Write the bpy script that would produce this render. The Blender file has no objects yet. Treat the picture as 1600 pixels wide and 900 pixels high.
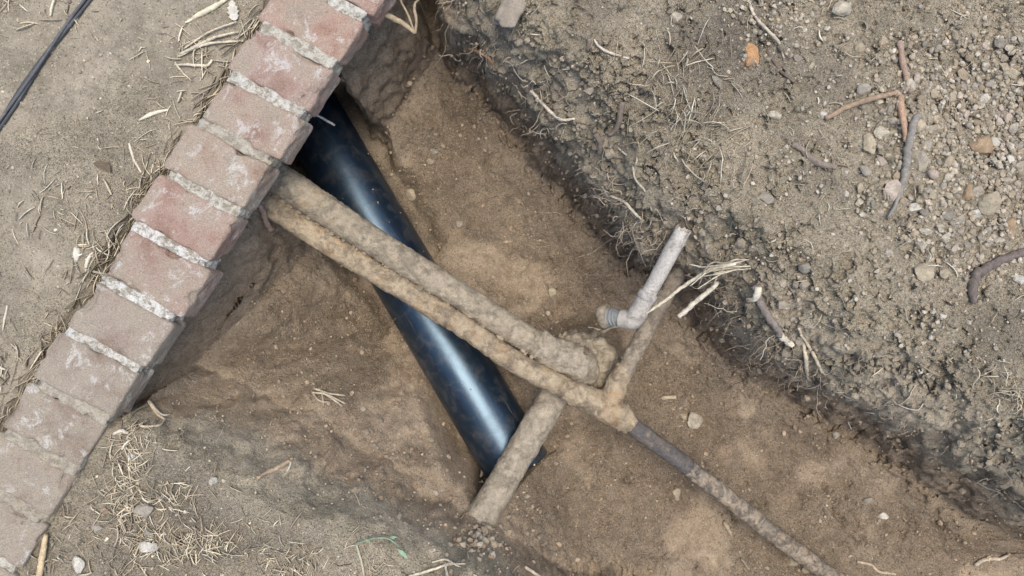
import bpy, bmesh, math, random
import numpy as np
from mathutils import Vector, Matrix

# ------------------------------------------------------------------ camera, world, sun, exposure
scene = bpy.context.scene
COL = scene.collection
CAM_H = 1.5
TANH = 0.687
cam_d = bpy.data.cameras.new('camera')
cam = bpy.data.objects.new('camera', cam_d)
COL.objects.link(cam)
cam.location = (0, 0, CAM_H)
cam.rotation_euler = (0, 0, 0)
cam_d.sensor_width = 36.0
cam_d.lens = 18.0 / TANH
cam_d.clip_start = 0.01
cam_d.clip_end = 200
scene.camera = cam

SUN_EL, SUN_AZ = math.radians(83), math.radians(40)     # azimuth clockwise from +Y
world = bpy.data.worlds.new('World')
scene.world = world
world.use_nodes = True
wn = world.node_tree
for n in list(wn.nodes):
    wn.nodes.remove(n)
sky = wn.nodes.new('ShaderNodeTexSky')
sky.sky_type = 'NISHITA'
sky.sun_disc = False
sky.sun_elevation = SUN_EL
sky.sun_rotation = SUN_AZ
sky.air_density = 1.0
sky.dust_density = 2.0
sky.ozone_density = 1.0
bg = wn.nodes.new('ShaderNodeBackground')
bg.inputs['Strength'].default_value = 0.12
wo = wn.nodes.new('ShaderNodeOutputWorld')
wn.links.new(sky.outputs[0], bg.inputs[0])
wn.links.new(bg.outputs[0], wo.inputs[0])

sun_d = bpy.data.lights.new('sun', 'SUN')
sun_d.energy = 1.55
sun_d.angle = math.radians(34)
sun_d.color = (1.0, 0.95, 0.87)
sun = bpy.data.objects.new('sun', sun_d)
COL.objects.link(sun)
sdir = Vector((math.sin(SUN_AZ) * math.cos(SUN_EL), math.cos(SUN_AZ) * math.cos(SUN_EL), math.sin(SUN_EL)))
sun.rotation_euler = sdir.to_track_quat('Z', 'Y').to_euler()

vs = scene.view_settings
vs.view_transform = 'Standard'
vs.look = 'None'
vs.exposure = 1.06
vs.gamma = 1.0
vs.use_curve_mapping = False

random.seed(7)
RNG = np.random.default_rng(7)

# ------------------------------------------------------------------ coordinates read off the photograph
def pxm(z):
    return 800.0 / (TANH * (CAM_H - z))

def W(px, py, z=0.0):
    k = pxm(z)
    return np.array([(px - 800) / k, (450 - py) / k, z])

# the black pipe's line, needed to hollow out the earth beneath the wall
BP_A, BP_B = W(440, 105, -.465), W(811, 733, -.405)

# ------------------------------------------------------------------ noise
def _h(ix, iy, iz, seed):
    h = (ix.astype(np.uint32) * np.uint32(374761393) + iy.astype(np.uint32) * np.uint32(668265263)
         + iz.astype(np.uint32) * np.uint32(2246822519) + np.uint32((seed * 3266489917) & 0xffffffff))
    h = (h ^ (h >> np.uint32(13))) * np.uint32(1274126177)
    h = h ^ (h >> np.uint32(16))
    return (h & np.uint32(0xffffff)).astype(np.float64) / float(0xffffff) * 2 - 1

def noise3(x, y, z, seed=0):
    fx, fy, fz = np.floor(x), np.floor(y), np.floor(z)
    ix, iy, iz = fx.astype(np.int64), fy.astype(np.int64), fz.astype(np.int64)
    tx, ty, tz = x - fx, y - fy, z - fz
    tx, ty, tz = [t * t * t * (t * (t * 6 - 15) + 10) for t in (tx, ty, tz)]
    r = 0
    for dx in (0, 1):
        for dy in (0, 1):
            for dz in (0, 1):
                w = (tx if dx else 1 - tx) * (ty if dy else 1 - ty) * (tz if dz else 1 - tz)
                r = r + w * _h(ix + dx, iy + dy, iz + dz, seed)
    return r

def noise2(x, y, seed=0):
    fx, fy = np.floor(x), np.floor(y)
    ix, iy = fx.astype(np.int64), fy.astype(np.int64)
    tx, ty = x - fx, y - fy
    tx, ty = [t * t * t * (t * (t * 6 - 15) + 10) for t in (tx, ty)]
    r = 0
    zz = np.zeros_like(ix)
    for dx in (0, 1):
        for dy in (0, 1):
            r = r + (tx if dx else 1 - tx) * (ty if dy else 1 - ty) * _h(ix + dx, iy + dy, zz, seed)
    return r

def fbm2(x, y, f, octs, seed, gain=0.5):
    r, a = 0, 1.0
    for o in range(octs):
        c, s = math.cos(o * 1.1 + seed), math.sin(o * 1.1 + seed)
        r = r + a * noise2((x * c - y * s) * f + 13.7 * o, (x * s + y * c) * f + 7.1 * o, seed + o)
        f *= 2.03
        a *= gain
    return r

def fbm3(p, f, octs, seed, gain=0.5):
    r, a = 0, 1.0
    for o in range(octs):
        r = r + a * noise3(p[:, 0] * f + 3.1 * o, p[:, 1] * f + 5.7 * o, p[:, 2] * f + 1.3 * o, seed + o)
        f *= 2.03
        a *= gain
    return r

def sst(a, b, x):
    t = np.clip((x - a) / (b - a), 0, 1)
    return t * t * (3 - 2 * t)

# ------------------------------------------------------------------ node helpers / materials
class NT:
    def __init__(self, name, rough=0.9, spec=0.2):
        self.m = bpy.data.materials.new(name)
        self.m.use_nodes = True
        self.t = self.m.node_tree
        self.b = self.t.nodes['Principled BSDF']
        self.b.inputs['Roughness'].default_value = rough
        self.b.inputs['Specular IOR Level'].default_value = spec
        self.co = self.t.nodes.new('ShaderNodeNewGeometry').outputs['Position']
    def link(self, a, b):
        self.t.links.new(a, b)
    def noise(self, scale, detail=4, rough=0.6, dist=0.0, co=None):
        n = self.t.nodes.new('ShaderNodeTexNoise')
        n.inputs['Scale'].default_value = scale
        n.inputs['Detail'].default_value = detail
        n.inputs['Roughness'].default_value = rough
        n.inputs['Distortion'].default_value = dist
        self.link(co or self.co, n.inputs['Vector'])
        return n.outputs['Fac']
    def voro(self, scale, feature='F1', out='Distance', rnd=1.0):
        n = self.t.nodes.new('ShaderNodeTexVoronoi')
        n.feature = feature
        n.inputs['Scale'].default_value = scale
        n.inputs['Randomness'].default_value = rnd
        self.link(self.co, n.inputs['Vector'])
        return n.outputs[out]
    def ramp(self, fac, stops):
        n = self.t.nodes.new('ShaderNodeValToRGB')
        e = n.color_ramp.elements
        while len(e) > 1:
            e.remove(e[-1])
        for i, (p, c) in enumerate(stops):
            el = e[0] if i == 0 else e.new(p)
            el.position = p
            if isinstance(c, (int, float)):
                c = (c, c, c)
            el.color = (*c, 1)
        self.link(fac, n.inputs['Fac'])
        return n.outputs['Color']
    def mix(self, fac, a, b, mode='MIX'):
        n = self.t.nodes.new('ShaderNodeMix')
        n.data_type = 'RGBA'
        n.blend_type = mode
        for v, i in ((fac, 0), (a, 6), (b, 7)):
            if isinstance(v, (int, float)):
                n.inputs[i].default_value = v
            elif isinstance(v, tuple):
                n.inputs[i].default_value = (*v, 1)
            else:
                self.link(v, n.inputs[i])
        return n.outputs[2]
    def math(self, op, a, b=0.0, c=None):
        n = self.t.nodes.new('ShaderNodeMath')
        n.operation = op
        for i, v in enumerate((a, b) if c is None else (a, b, c)):
            if isinstance(v, (int, float)):
                n.inputs[i].default_value = v
            else:
                self.link(v, n.inputs[i])
        return n.outputs[0]
    def attr(self, name, out='Fac'):
        n = self.t.nodes.new('ShaderNodeAttribute')
        n.attribute_name = name
        return n.outputs[out]
    def objcol(self):
        return self.t.nodes.new('ShaderNodeObjectInfo').outputs['Color']
    def color(self, c):
        if isinstance(c, tuple):
            self.b.inputs['Base Color'].default_value = (*c, 1)
        else:
            self.link(c, self.b.inputs['Base Color'])
    def bump(self, h, dist=0.002, strength=1.0, prev=None):
        n = self.t.nodes.new('ShaderNodeBump')
        n.inputs['Distance'].default_value = dist
        n.inputs['Strength'].default_value = strength
        self.link(h, n.inputs['Height'])
        if prev is not None:
            self.link(prev, n.inputs['Normal'])
        self.link(n.outputs[0], self.b.inputs['Normal'])
        return n.outputs[0]

def mat_soil():
    k = NT('soil', 0.95, 0.12)
    sub = k.attr('subsoil')
    hard = k.attr('packed')
    dark = k.attr('humus')
    n1 = k.noise(5, 5, 0.6)
    n2 = k.noise(38, 6, 0.7)
    n3 = k.noise(330, 4, 0.7)
    top = k.ramp(n1, [(0.30, (0.320, 0.268, 0.186)), (0.5, (0.435, 0.365, 0.258)), (0.72, (0.525, 0.436, 0.302))])
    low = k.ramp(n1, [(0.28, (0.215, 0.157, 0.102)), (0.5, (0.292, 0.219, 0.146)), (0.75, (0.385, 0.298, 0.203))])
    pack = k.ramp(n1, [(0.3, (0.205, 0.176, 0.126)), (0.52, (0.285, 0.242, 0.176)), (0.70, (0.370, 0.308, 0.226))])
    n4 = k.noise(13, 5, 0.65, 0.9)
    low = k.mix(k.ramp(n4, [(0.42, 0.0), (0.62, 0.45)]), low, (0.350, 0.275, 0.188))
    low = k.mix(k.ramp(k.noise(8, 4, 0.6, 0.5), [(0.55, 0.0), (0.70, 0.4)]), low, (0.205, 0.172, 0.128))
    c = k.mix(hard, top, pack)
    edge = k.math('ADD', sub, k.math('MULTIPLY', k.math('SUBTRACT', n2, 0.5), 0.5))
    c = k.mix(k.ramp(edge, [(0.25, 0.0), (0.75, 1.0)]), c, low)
    hum = k.math('MULTIPLY', dark, k.ramp(n2, [(0.30, 0.15), (0.62, 1.0)]))
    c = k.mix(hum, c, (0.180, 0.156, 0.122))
    # crumbs and grain: own colour differences of the particles
    c = k.mix(1.0, c, k.ramp(n2, [(0.25, 0.62), (0.5, 1.0), (0.78, 1.32)]), 'MULTIPLY')
    c = k.mix(1.0, c, k.ramp(n3, [(0.28, 0.50), (0.5, 1.0), (0.74, 1.5)]), 'MULTIPLY') if False else k.mix(k.math('SUBTRACT', 1.0, k.math('MULTIPLY', hard, 0.6)), c, k.mix(1.0, c, k.ramp(n3, [(0.28, 0.60), (0.5, 1.0), (0.74, 1.4)]), 'MULTIPLY'))
    vc = k.voro(430, out='Color')
    sep = k.t.nodes.new('ShaderNodeSeparateColor')
    k.link(vc, sep.inputs[0])
    spk = k.ramp(sep.outputs[0], [(0.93, 0.0), (0.97, 1.0)])
    c = k.mix(k.math('MULTIPLY', spk, 0.62), c, (0.46, 0.41, 0.33))
    spd = k.ramp(sep.outputs[1], [(0.90, 0.0), (0.96, 1.0)])
    c = k.mix(k.math('MULTIPLY', spd, 0.6), c, (0.075, 0.062, 0.045))
    k.color(c)
    soft = k.math('SUBTRACT', 1.0, k.math('MULTIPLY', hard, 0.72))
    h = k.math('ADD', k.math('MULTIPLY', k.noise(90, 6, 0.72), 1.0), k.math('MULTIPLY', n3, 0.45))
    h = k.math('MULTIPLY', h, soft)
    b1 = k.bump(h, 0.014, 1.0)
    v = k.math('MULTIPLY', k.math('MINIMUM', k.voro(260), 0.6), -1.0)
    k.bump(k.math('MULTIPLY', v, soft), 0.0035, 0.8, b1)
    return k.m

def mat_brick():
    k = NT('weathered_brick', 0.93, 0.15)
    base = k.objcol()
    n1, n2, n3 = k.noise(14, 5, 0.6), k.noise(70, 5, 0.7), k.noise(420, 3, 0.7)
    c = k.mix(1.0, base, k.ramp(n1, [(0.3, (0.70, 0.64, 0.60)), (0.5, (1, 1, 1)), (0.7, (1.2, 1.18, 1.15))]), 'MULTIPLY')
    c = k.mix(k.ramp(n1, [(0.42, 0.0), (0.62, 0.8)]), c, (0.335, 0.282, 0.212))           # dried mud film
    c = k.mix(k.ramp(k.noise(24, 6, 0.75, 0.6), [(0.55, 0.0), (0.64, 0.75)]), c, (0.55, 0.51, 0.45))   # lime smears
    c = k.mix(1.0, c, k.ramp(n3, [(0.28, 0.62), (0.5, 1.0), (0.74, 1.38)]), 'MULTIPLY')
    c = k.mix(k.ramp(n2, [(0.60, 0.0), (0.74, 0.6)]), c, (0.19, 0.13, 0.095))
    c = k.mix(k.ramp(k.noise(150, 4, 0.7), [(0.64, 0.0), (0.70, 0.6)]), c, (0.50, 0.455, 0.38))
    k.color(c)
    h = k.math('ADD', k.math('MULTIPLY', n2, 1.0), k.math('MULTIPLY', n3, 0.5))
    k.bump(h, 0.007, 0.9)
    return k.m

def mat_mortar():
    k = NT('lime_mortar', 0.95, 0.1)
    n1, n2 = k.noise(60, 6, 0.75, 0.4), k.noise(300, 4, 0.7)
    lo = k.objcol()
    c = k.mix(k.ramp(n1, [(0.42, 0.0), (0.54, 0.95)]), (0.31, 0.265, 0.20), lo)
    c = k.mix(k.ramp(k.noise(170, 4, 0.7), [(0.60, 0.0), (0.70, 0.7)]), c, (0.12, 0.105, 0.08))
    c = k.mix(1.0, c, k.ramp(n2, [(0.3, 0.75), (0.7, 1.22)]), 'MULTIPLY')
    k.color(c)
    k.bump(k.math('ADD', n1, k.math('MULTIPLY', n2, 0.6)), 0.007, 0.9)
    return k.m

def mat_crust(name, soil, rust_amt, dark_amt, dk=(0.10, 0.078, 0.06), fs=26):
    k = NT(name, 0.92, 0.15)
    n1, n2, n3 = k.noise(fs, 7, 0.72, 0.5), k.noise(75, 6, 0.7), k.noise(420, 4, 0.7)
    c = k.mix(1.0, soil, k.ramp(n2, [(0.25, 0.55), (0.5, 1.0), (0.75, 1.35)]), 'MULTIPLY')
    c = k.mix(k.ramp(k.noise(23, 5, 0.7, 0.5), [(0.60 - 0.1 * rust_amt, 0.0), (0.66, 0.65 * rust_amt)]), c, (0.42, 0.265, 0.135))
    c = k.mix(k.ramp(n1, [(0.58 - 0.16 * dark_amt, 0.0), (0.76 - 0.08 * dark_amt, 0.9)]), c, dk)
    c = k.mix(1.0, c, k.ramp(n3, [(0.28, 0.76), (0.5, 1.0), (0.74, 1.22)]), 'MULTIPLY')
    k.color(c)
    b = k.bump(k.math('ADD', n2, k.math('MULTIPLY', n3, 0.4)), 0.0055, 1.0)
    k.bump(k.ramp(n1, [(0.5, 0.0), (0.6, 1.0)]), 0.0015, 0.8, b)
    return k.m

def mat_blackpipe():
    k = NT('black_polyethylene', 0.27, 1.0)
    n1 = k.noise(9, 5, 0.65, 0.4)
    mp = k.t.nodes.new('ShaderNodeMapping')
    mp.vector_type = 'TEXTURE'
    mp.inputs['Rotation'].default_value = (0, 0, math.atan2(BP_B[1] - BP_A[1], BP_B[0] - BP_A[0]))
    mp.inputs['Scale'].default_value = (1.0, 0.06, 0.06)
    k.link(k.co, mp.inputs['Vector'])
    streak = k.noise(7, 5, 0.7, 0.2, mp.outputs[0])
    k.b.inputs['Specular Tint'].default_value = (0.60, 0.82, 1.0, 1)
    dust = k.math('ADD', k.ramp(k.noise(26, 6, 0.72, 0.5), [(0.48, 0.0), (0.75, 0.20)]), k.ramp(streak, [(0.60, 0.0), (0.72, 0.22)]))
    c = k.mix(dust, (0.0060, 0.0125, 0.0225), (0.26, 0.22, 0.17))
    spk = k.ramp(k.noise(420, 2, 0.5), [(0.72, 0.0), (0.78, 0.35)])
    c = k.mix(spk, c, (0.35, 0.31, 0.25))
    k.color(c)
    k.link(k.ramp(n1, [(0.3, 0.26), (0.7, 0.40)]), k.b.inputs['Roughness'])
    k.bump(k.noise(120, 3, 0.6), 0.0006, 0.35)
    return k.m

def mat_simple(name, rough=0.9, spec=0.2, lo=0.75, hi=1.2, s1=60, s2=400, bd=0.002, src='obj', spots=None):
    k = NT(name, rough, spec)
    base = k.objcol() if src == 'obj' else k.attr('tint', 'Color')
    c = k.mix(1.0, base, k.ramp(k.noise(s1, 5, 0.65), [(0.3, lo), (0.7, hi)]), 'MULTIPLY')
    c = k.mix(1.0, c, k.ramp(k.noise(s2, 4, 0.7), [(0.3, 0.72), (0.7, 1.25)]), 'MULTIPLY')
    if spots:
        c = k.mix(k.ramp(k.noise(s1 * 0.7, 5, 0.7, 0.4), [(spots[1], 0.0), (spots[1] + 0.08, spots[2])]), c, spots[0])
    k.color(c)
    k.bump(k.noise(s2 * 0.6, 5, 0.7), bd, 0.8)
    return k.m

M_SOIL = mat_soil()
M_BRICK = mat_brick()
M_MORTAR = mat_mortar()
M_CRUST = mat_crust('soil_crusted_iron', (0.365, 0.302, 0.212), 0.5, 0.4)
M_CRUST2 = mat_crust('rusty_crusted_iron', (0.395, 0.312, 0.205), 0.95, 0.6)
M_CLAY = mat_crust('muddy_drain_pipe', (0.370, 0.310, 0.226), 0.25, 0.35)
M_BRANCH = mat_crust('grey_brown_iron', (0.320, 0.262, 0.190), 0.3, 0.6)
M_STEEL = mat_crust('dark_steel', (0.115, 0.106, 0.100), 0.5, 0.8, (0.27, 0.22, 0.165), 48)
M_STEELR = mat_crust('scaled_steel', (0.370, 0.300, 0.215), 0.6, 1.15, (0.090, 0.082, 0.078), 42)
M_BLACK = mat_blackpipe()
M_GREY = mat_simple('grey_pipe_metal', 0.62, 0.4, 0.78, 1.16, 22, 240, 0.0012, spots=((0.20, 0.17, 0.135), 0.52, 0.75))
M_STONE = mat_simple('field_stone', 0.92, 0.2, 0.7, 1.2, 55, 380, 0.0025, spots=((0.24, 0.20, 0.15), 0.52, 0.7))
M_WOOD = mat_simple('root_bark', 0.9, 0.2, 0.65, 1.25, 90, 420, 0.002, spots=((0.20, 0.165, 0.12), 0.58, 0.6))
M_LEAF = mat_simple('plant_blade', 0.85, 0.2, 0.8, 1.15, 70, 300, 0.0008)
M_CABLE = mat_simple('cable_sheath', 0.6, 0.4, 0.8, 1.2, 60, 350, 0.0006, spots=((0.22, 0.19, 0.15), 0.58, 0.45))
M_TINT = mat_simple('loose_bits', 0.92, 0.15, 0.8, 1.18, 80, 420, 0.0015, src='tint')

# ------------------------------------------------------------------ object helpers
def tag(o, label=None, cat=None, group=None, kind=None):
    if label: o['label'] = label
    if cat: o['category'] = cat
    if group: o['group'] = group
    if kind: o['kind'] = kind
    return o

def link_mesh(name, me, mat, parent=None, color=None):
    o = bpy.data.objects.new(name, me)
    COL.objects.link(o)
    if mat is not None and len(me.materials) == 0:
        me.materials.append(mat)
    if parent is not None:
        o.parent = parent
        o.matrix_parent_inverse = parent.matrix_basis.inverted()
    if color is not None:
        o.color = (*color, 1)
    return o

def mesh_np(name, V, F, smooth=True, tint=None):
    """V (n,3), F (m,3) or (m,4)"""
    V = np.asarray(V, dtype=np.float32)
    F = np.asarray(F, dtype=np.int32)
    me = bpy.data.meshes.new(name)
    me.vertices.add(len(V))
    me.vertices.foreach_set('co', V.ravel())
    k = F.shape[1]
    me.loops.add(F.size)
    me.loops.foreach_set('vertex_index', F.ravel())
    me.polygons.add(len(F))
    me.polygons.foreach_set('loop_start', np.arange(len(F), dtype=np.int32) * k)
    me.polygons.foreach_set('loop_total', np.full(len(F), k, dtype=np.int32))
    me.polygons.foreach_set('use_smooth', np.full(len(F), smooth, dtype=bool))
    if tint is not None:
        a = me.attributes.new('tint', 'FLOAT_COLOR', 'POINT')
        a.data.foreach_set('color', np.concatenate([tint, np.ones((len(V), 1))], 1).astype(np.float32).ravel())
    me.update(calc_edges=True)
    me.validate()
    return me

def empty(name, loc):
    o = bpy.data.objects.new(name, None)
    o.empty_display_size = 0.05
    COL.objects.link(o)
    o.location = loc
    return o

def spline(P, n):
    """Catmull-Rom resample of rows (any dimension)"""
    P = np.asarray(P, float)
    Q = np.vstack([2 * P[0] - P[1], P, 2 * P[-1] - P[-2]])
    seg = np.linalg.norm(np.diff(P[:, :3], axis=0), axis=1)
    cum = np.concatenate([[0], np.cumsum(seg)])
    out = []
    for s in np.linspace(0, cum[-1], n):
        i = min(np.searchsorted(cum, s, 'right') - 1, len(P) - 2)
        t = (s - cum[i]) / max(seg[i], 1e-9)
        a, b, c, d = Q[i], Q[i + 1], Q[i + 2], Q[i + 3]
        out.append(0.5 * ((2 * b) + (c - a) * t + (2 * a - 5 * b + 4 * c - d) * t * t + (3 * b - a - 3 * c + d) * t ** 3))
    return np.array(out)

def tube_arrays(P, R, ns=20, amp=0.0, f=30.0, octs=4, seed=0, cap=True, soft=False, jag=0.0):
    P = np.asarray(P, float)
    R = np.asarray(R, float)
    n = len(P)
    T = np.gradient(P, axis=0)
    T /= np.linalg.norm(T, axis=1)[:, None] + 1e-12
    ref = np.array([0, 0, 1.0]) if abs(T[0][2]) < 0.9 else np.array([1.0, 0, 0])
    N = np.cross(T[0], ref); N /= np.linalg.norm(N)
    V = []
    ang = np.linspace(0, 2 * math.pi, ns, endpoint=False)
    for i in range(n):
        N = N - T[i] * np.dot(N, T[i]); N /= np.linalg.norm(N) + 1e-12
        B = np.cross(T[i], N)
        ring = P[i] + R[i] * (np.cos(ang)[:, None] * N + np.sin(ang)[:, None] * B)
        V.append(ring)
    if jag and n > 2:
        rr = np.random.default_rng(seed + 5)
        V[-1] = V[-1] + T[-1] * rr.uniform(-jag, jag, ns)[:, None]
    V = np.concatenate(V)
    if amp:
        C = np.repeat(P, ns, 0)
        D = V - C
        L = np.linalg.norm(D, axis=1)[:, None] + 1e-9
        cake = sst(0.05, 0.22, fbm3(V, f * 1.3, 4, seed + 77, 0.6))
        V = V + D / L * (amp * (0.45 * fbm3(V, f, octs, seed, 0.55) + 0.7 * cake))[:, None]
    F = []
    for i in range(n - 1):
        a = i * ns
        for j in range(ns):
            F.append((a + j, a + (j + 1) % ns, a + ns + (j + 1) % ns, a + ns + j))
    if cap:
        V = np.vstack([V, P[0], P[-1]])
        c0, c1 = n * ns, n * ns + 1
        for j in range(ns):
            F.append((c0, (j + 1) % ns, j, j))
            F.append((c1, (n - 1) * ns + j, (n - 1) * ns + (j + 1) % ns, (n - 1) * ns + (j + 1) % ns))
    return V, F

def pyd(name, V, F, smooth=True):
    me = bpy.data.meshes.new(name)
    me.from_pydata([tuple(v) for v in V], [], [tuple(dict.fromkeys(f)) for f in F])
    for p in me.polygons:
        p.use_smooth = smooth
    me.update()
    return me

def pipe_px(name, pts, mat, parent, step=0.006, ns=28, amp=0.002, f=35, seed=0, cap=True, color=None, jag=0.0, octs=4):
    """pts rows: px, py, z, radius in metres"""
    P = np.array([list(W(a, b, z)) + [r] for a, b, z, r in pts])
    L = np.linalg.norm(np.diff(P[:, :3], axis=0), axis=1).sum()
    S = spline(P, max(4, int(L / step)))
    V, F = tube_arrays(S[:, :3], S[:, 3], ns, amp, f, octs, seed, cap, jag=jag)
    return link_mesh(name, pyd(name, V, F), mat, parent, color)

# ------------------------------------------------------------------ wall frame of reference
P0 = np.array([-0.3176, 0.467])
U = np.array([-0.33, -0.5168]); U /= np.linalg.norm(U)
NR = np.array([0.5168, -0.33]); NR /= np.linalg.norm(NR)
if NR[0] < 0: NR = -NR
WALL_W = 0.176
def wall_xy(t, s):
    return P0 + U * t + NR * s
def wall_ts(x, y):
    dx, dy = x - P0[0], y - P0[1]
    return dx * U[0] + dy * U[1], dx * NR[0] + dy * NR[1]

# ------------------------------------------------------------------ terrain
def pts(z, *a):
    return [tuple(W(px, py, z)[:2]) for px, py in a]
def under(s, z, ts):
    return [tuple(wall_xy(t, s)) for t in ts]

SHOULDER = (pts(0, (660, -330), (710, -130), (765, -40), (838, 15), (925, 72), (1002, 142), (1055, 222), (1100, 288), (1135, 325),
               (1180, 345), (1235, 365), (1310, 415), (1388, 492), (1478, 558), (1568, 618), (1660, 680), (2040, 905), (2640, 1235))
            + pts(0, (2500, 1850), (1900, 1500), (1300, 1190), (1000, 1115), (880, 1015), (790, 955), (720, 918), (600, 868), (500, 822), (390, 768), (300, 720), (225, 684), (180, 668))
            + under(-0.045, 0, (0.80, 0.6, 0.4, 0.2, 0.0, -0.2, -0.45)))
LIP = (pts(-.15, (630, -280), (655, -90), (695, 25), (760, 92), (832, 165), (892, 255), (950, 330), (1010, 380), (1060, 420), (1112, 442),
          (1140, 490), (1200, 540), (1270, 590), (1370, 640), (1460, 690), (1560, 758), (1640, 810), (2000, 1020), (2600, 1360))
       + pts(-.10, (2450, 1730), (1850, 1400), (1300, 1115), (1000, 1042), (880, 965), (800, 905)) + pts(-.06, (745, 868), (620, 826), (510, 782), (400, 724), (300, 672), (215, 636))
       + under(-0.035, 0, (0.745, 0.6, 0.4, 0.2, 0.0, -0.2, -0.42)))
TOE = (pts(-.45, (600, -160), (640, -10), (690, 85), (772, 182), (852, 280), (922, 362), (980, 410), (1040, 452), (1095, 520), (1160, 580),
          (1240, 632), (1345, 690), (1430, 748), (1530, 830), (1640, 905), (2000, 1130), (2500, 1420))
       + pts(-.45, (2350, 1560), (1800, 1240), (1300, 975)) + pts(-.42, (1000, 920)) + pts(-.36, (870, 880)) + pts(-.28, (800, 835)) + pts(-.22, (765, 812), (680, 776), (565, 710), (455, 650), (360, 602), (290, 572))
       + under(0.02, 0, (0.60, 0.45, 0.25, 0.05, -0.15, -0.36)))

def poly_dist(x, y, poly):
    n = len(poly)
    best = np.full(x.shape, 1e9)
    inside = np.zeros(x.shape, bool)
    for i in range(n):
        ax, ay = poly[i]; bx, by = poly[(i + 1) % n]
        dx, dy = bx - ax, by - ay
        t = np.clip(((x - ax) * dx + (y - ay) * dy) / (dx * dx + dy * dy + 1e-12), 0, 1)
        d = (x - ax - t * dx) ** 2 + (y - ay - t * dy) ** 2
        best = np.minimum(best, d)
        cross = ((ay > y) != (by > y)) & (x < (bx - ax) * (y - ay) / (by - ay + 1e-15) + ax)
        inside ^= cross
    return np.sqrt(best), inside



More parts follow.
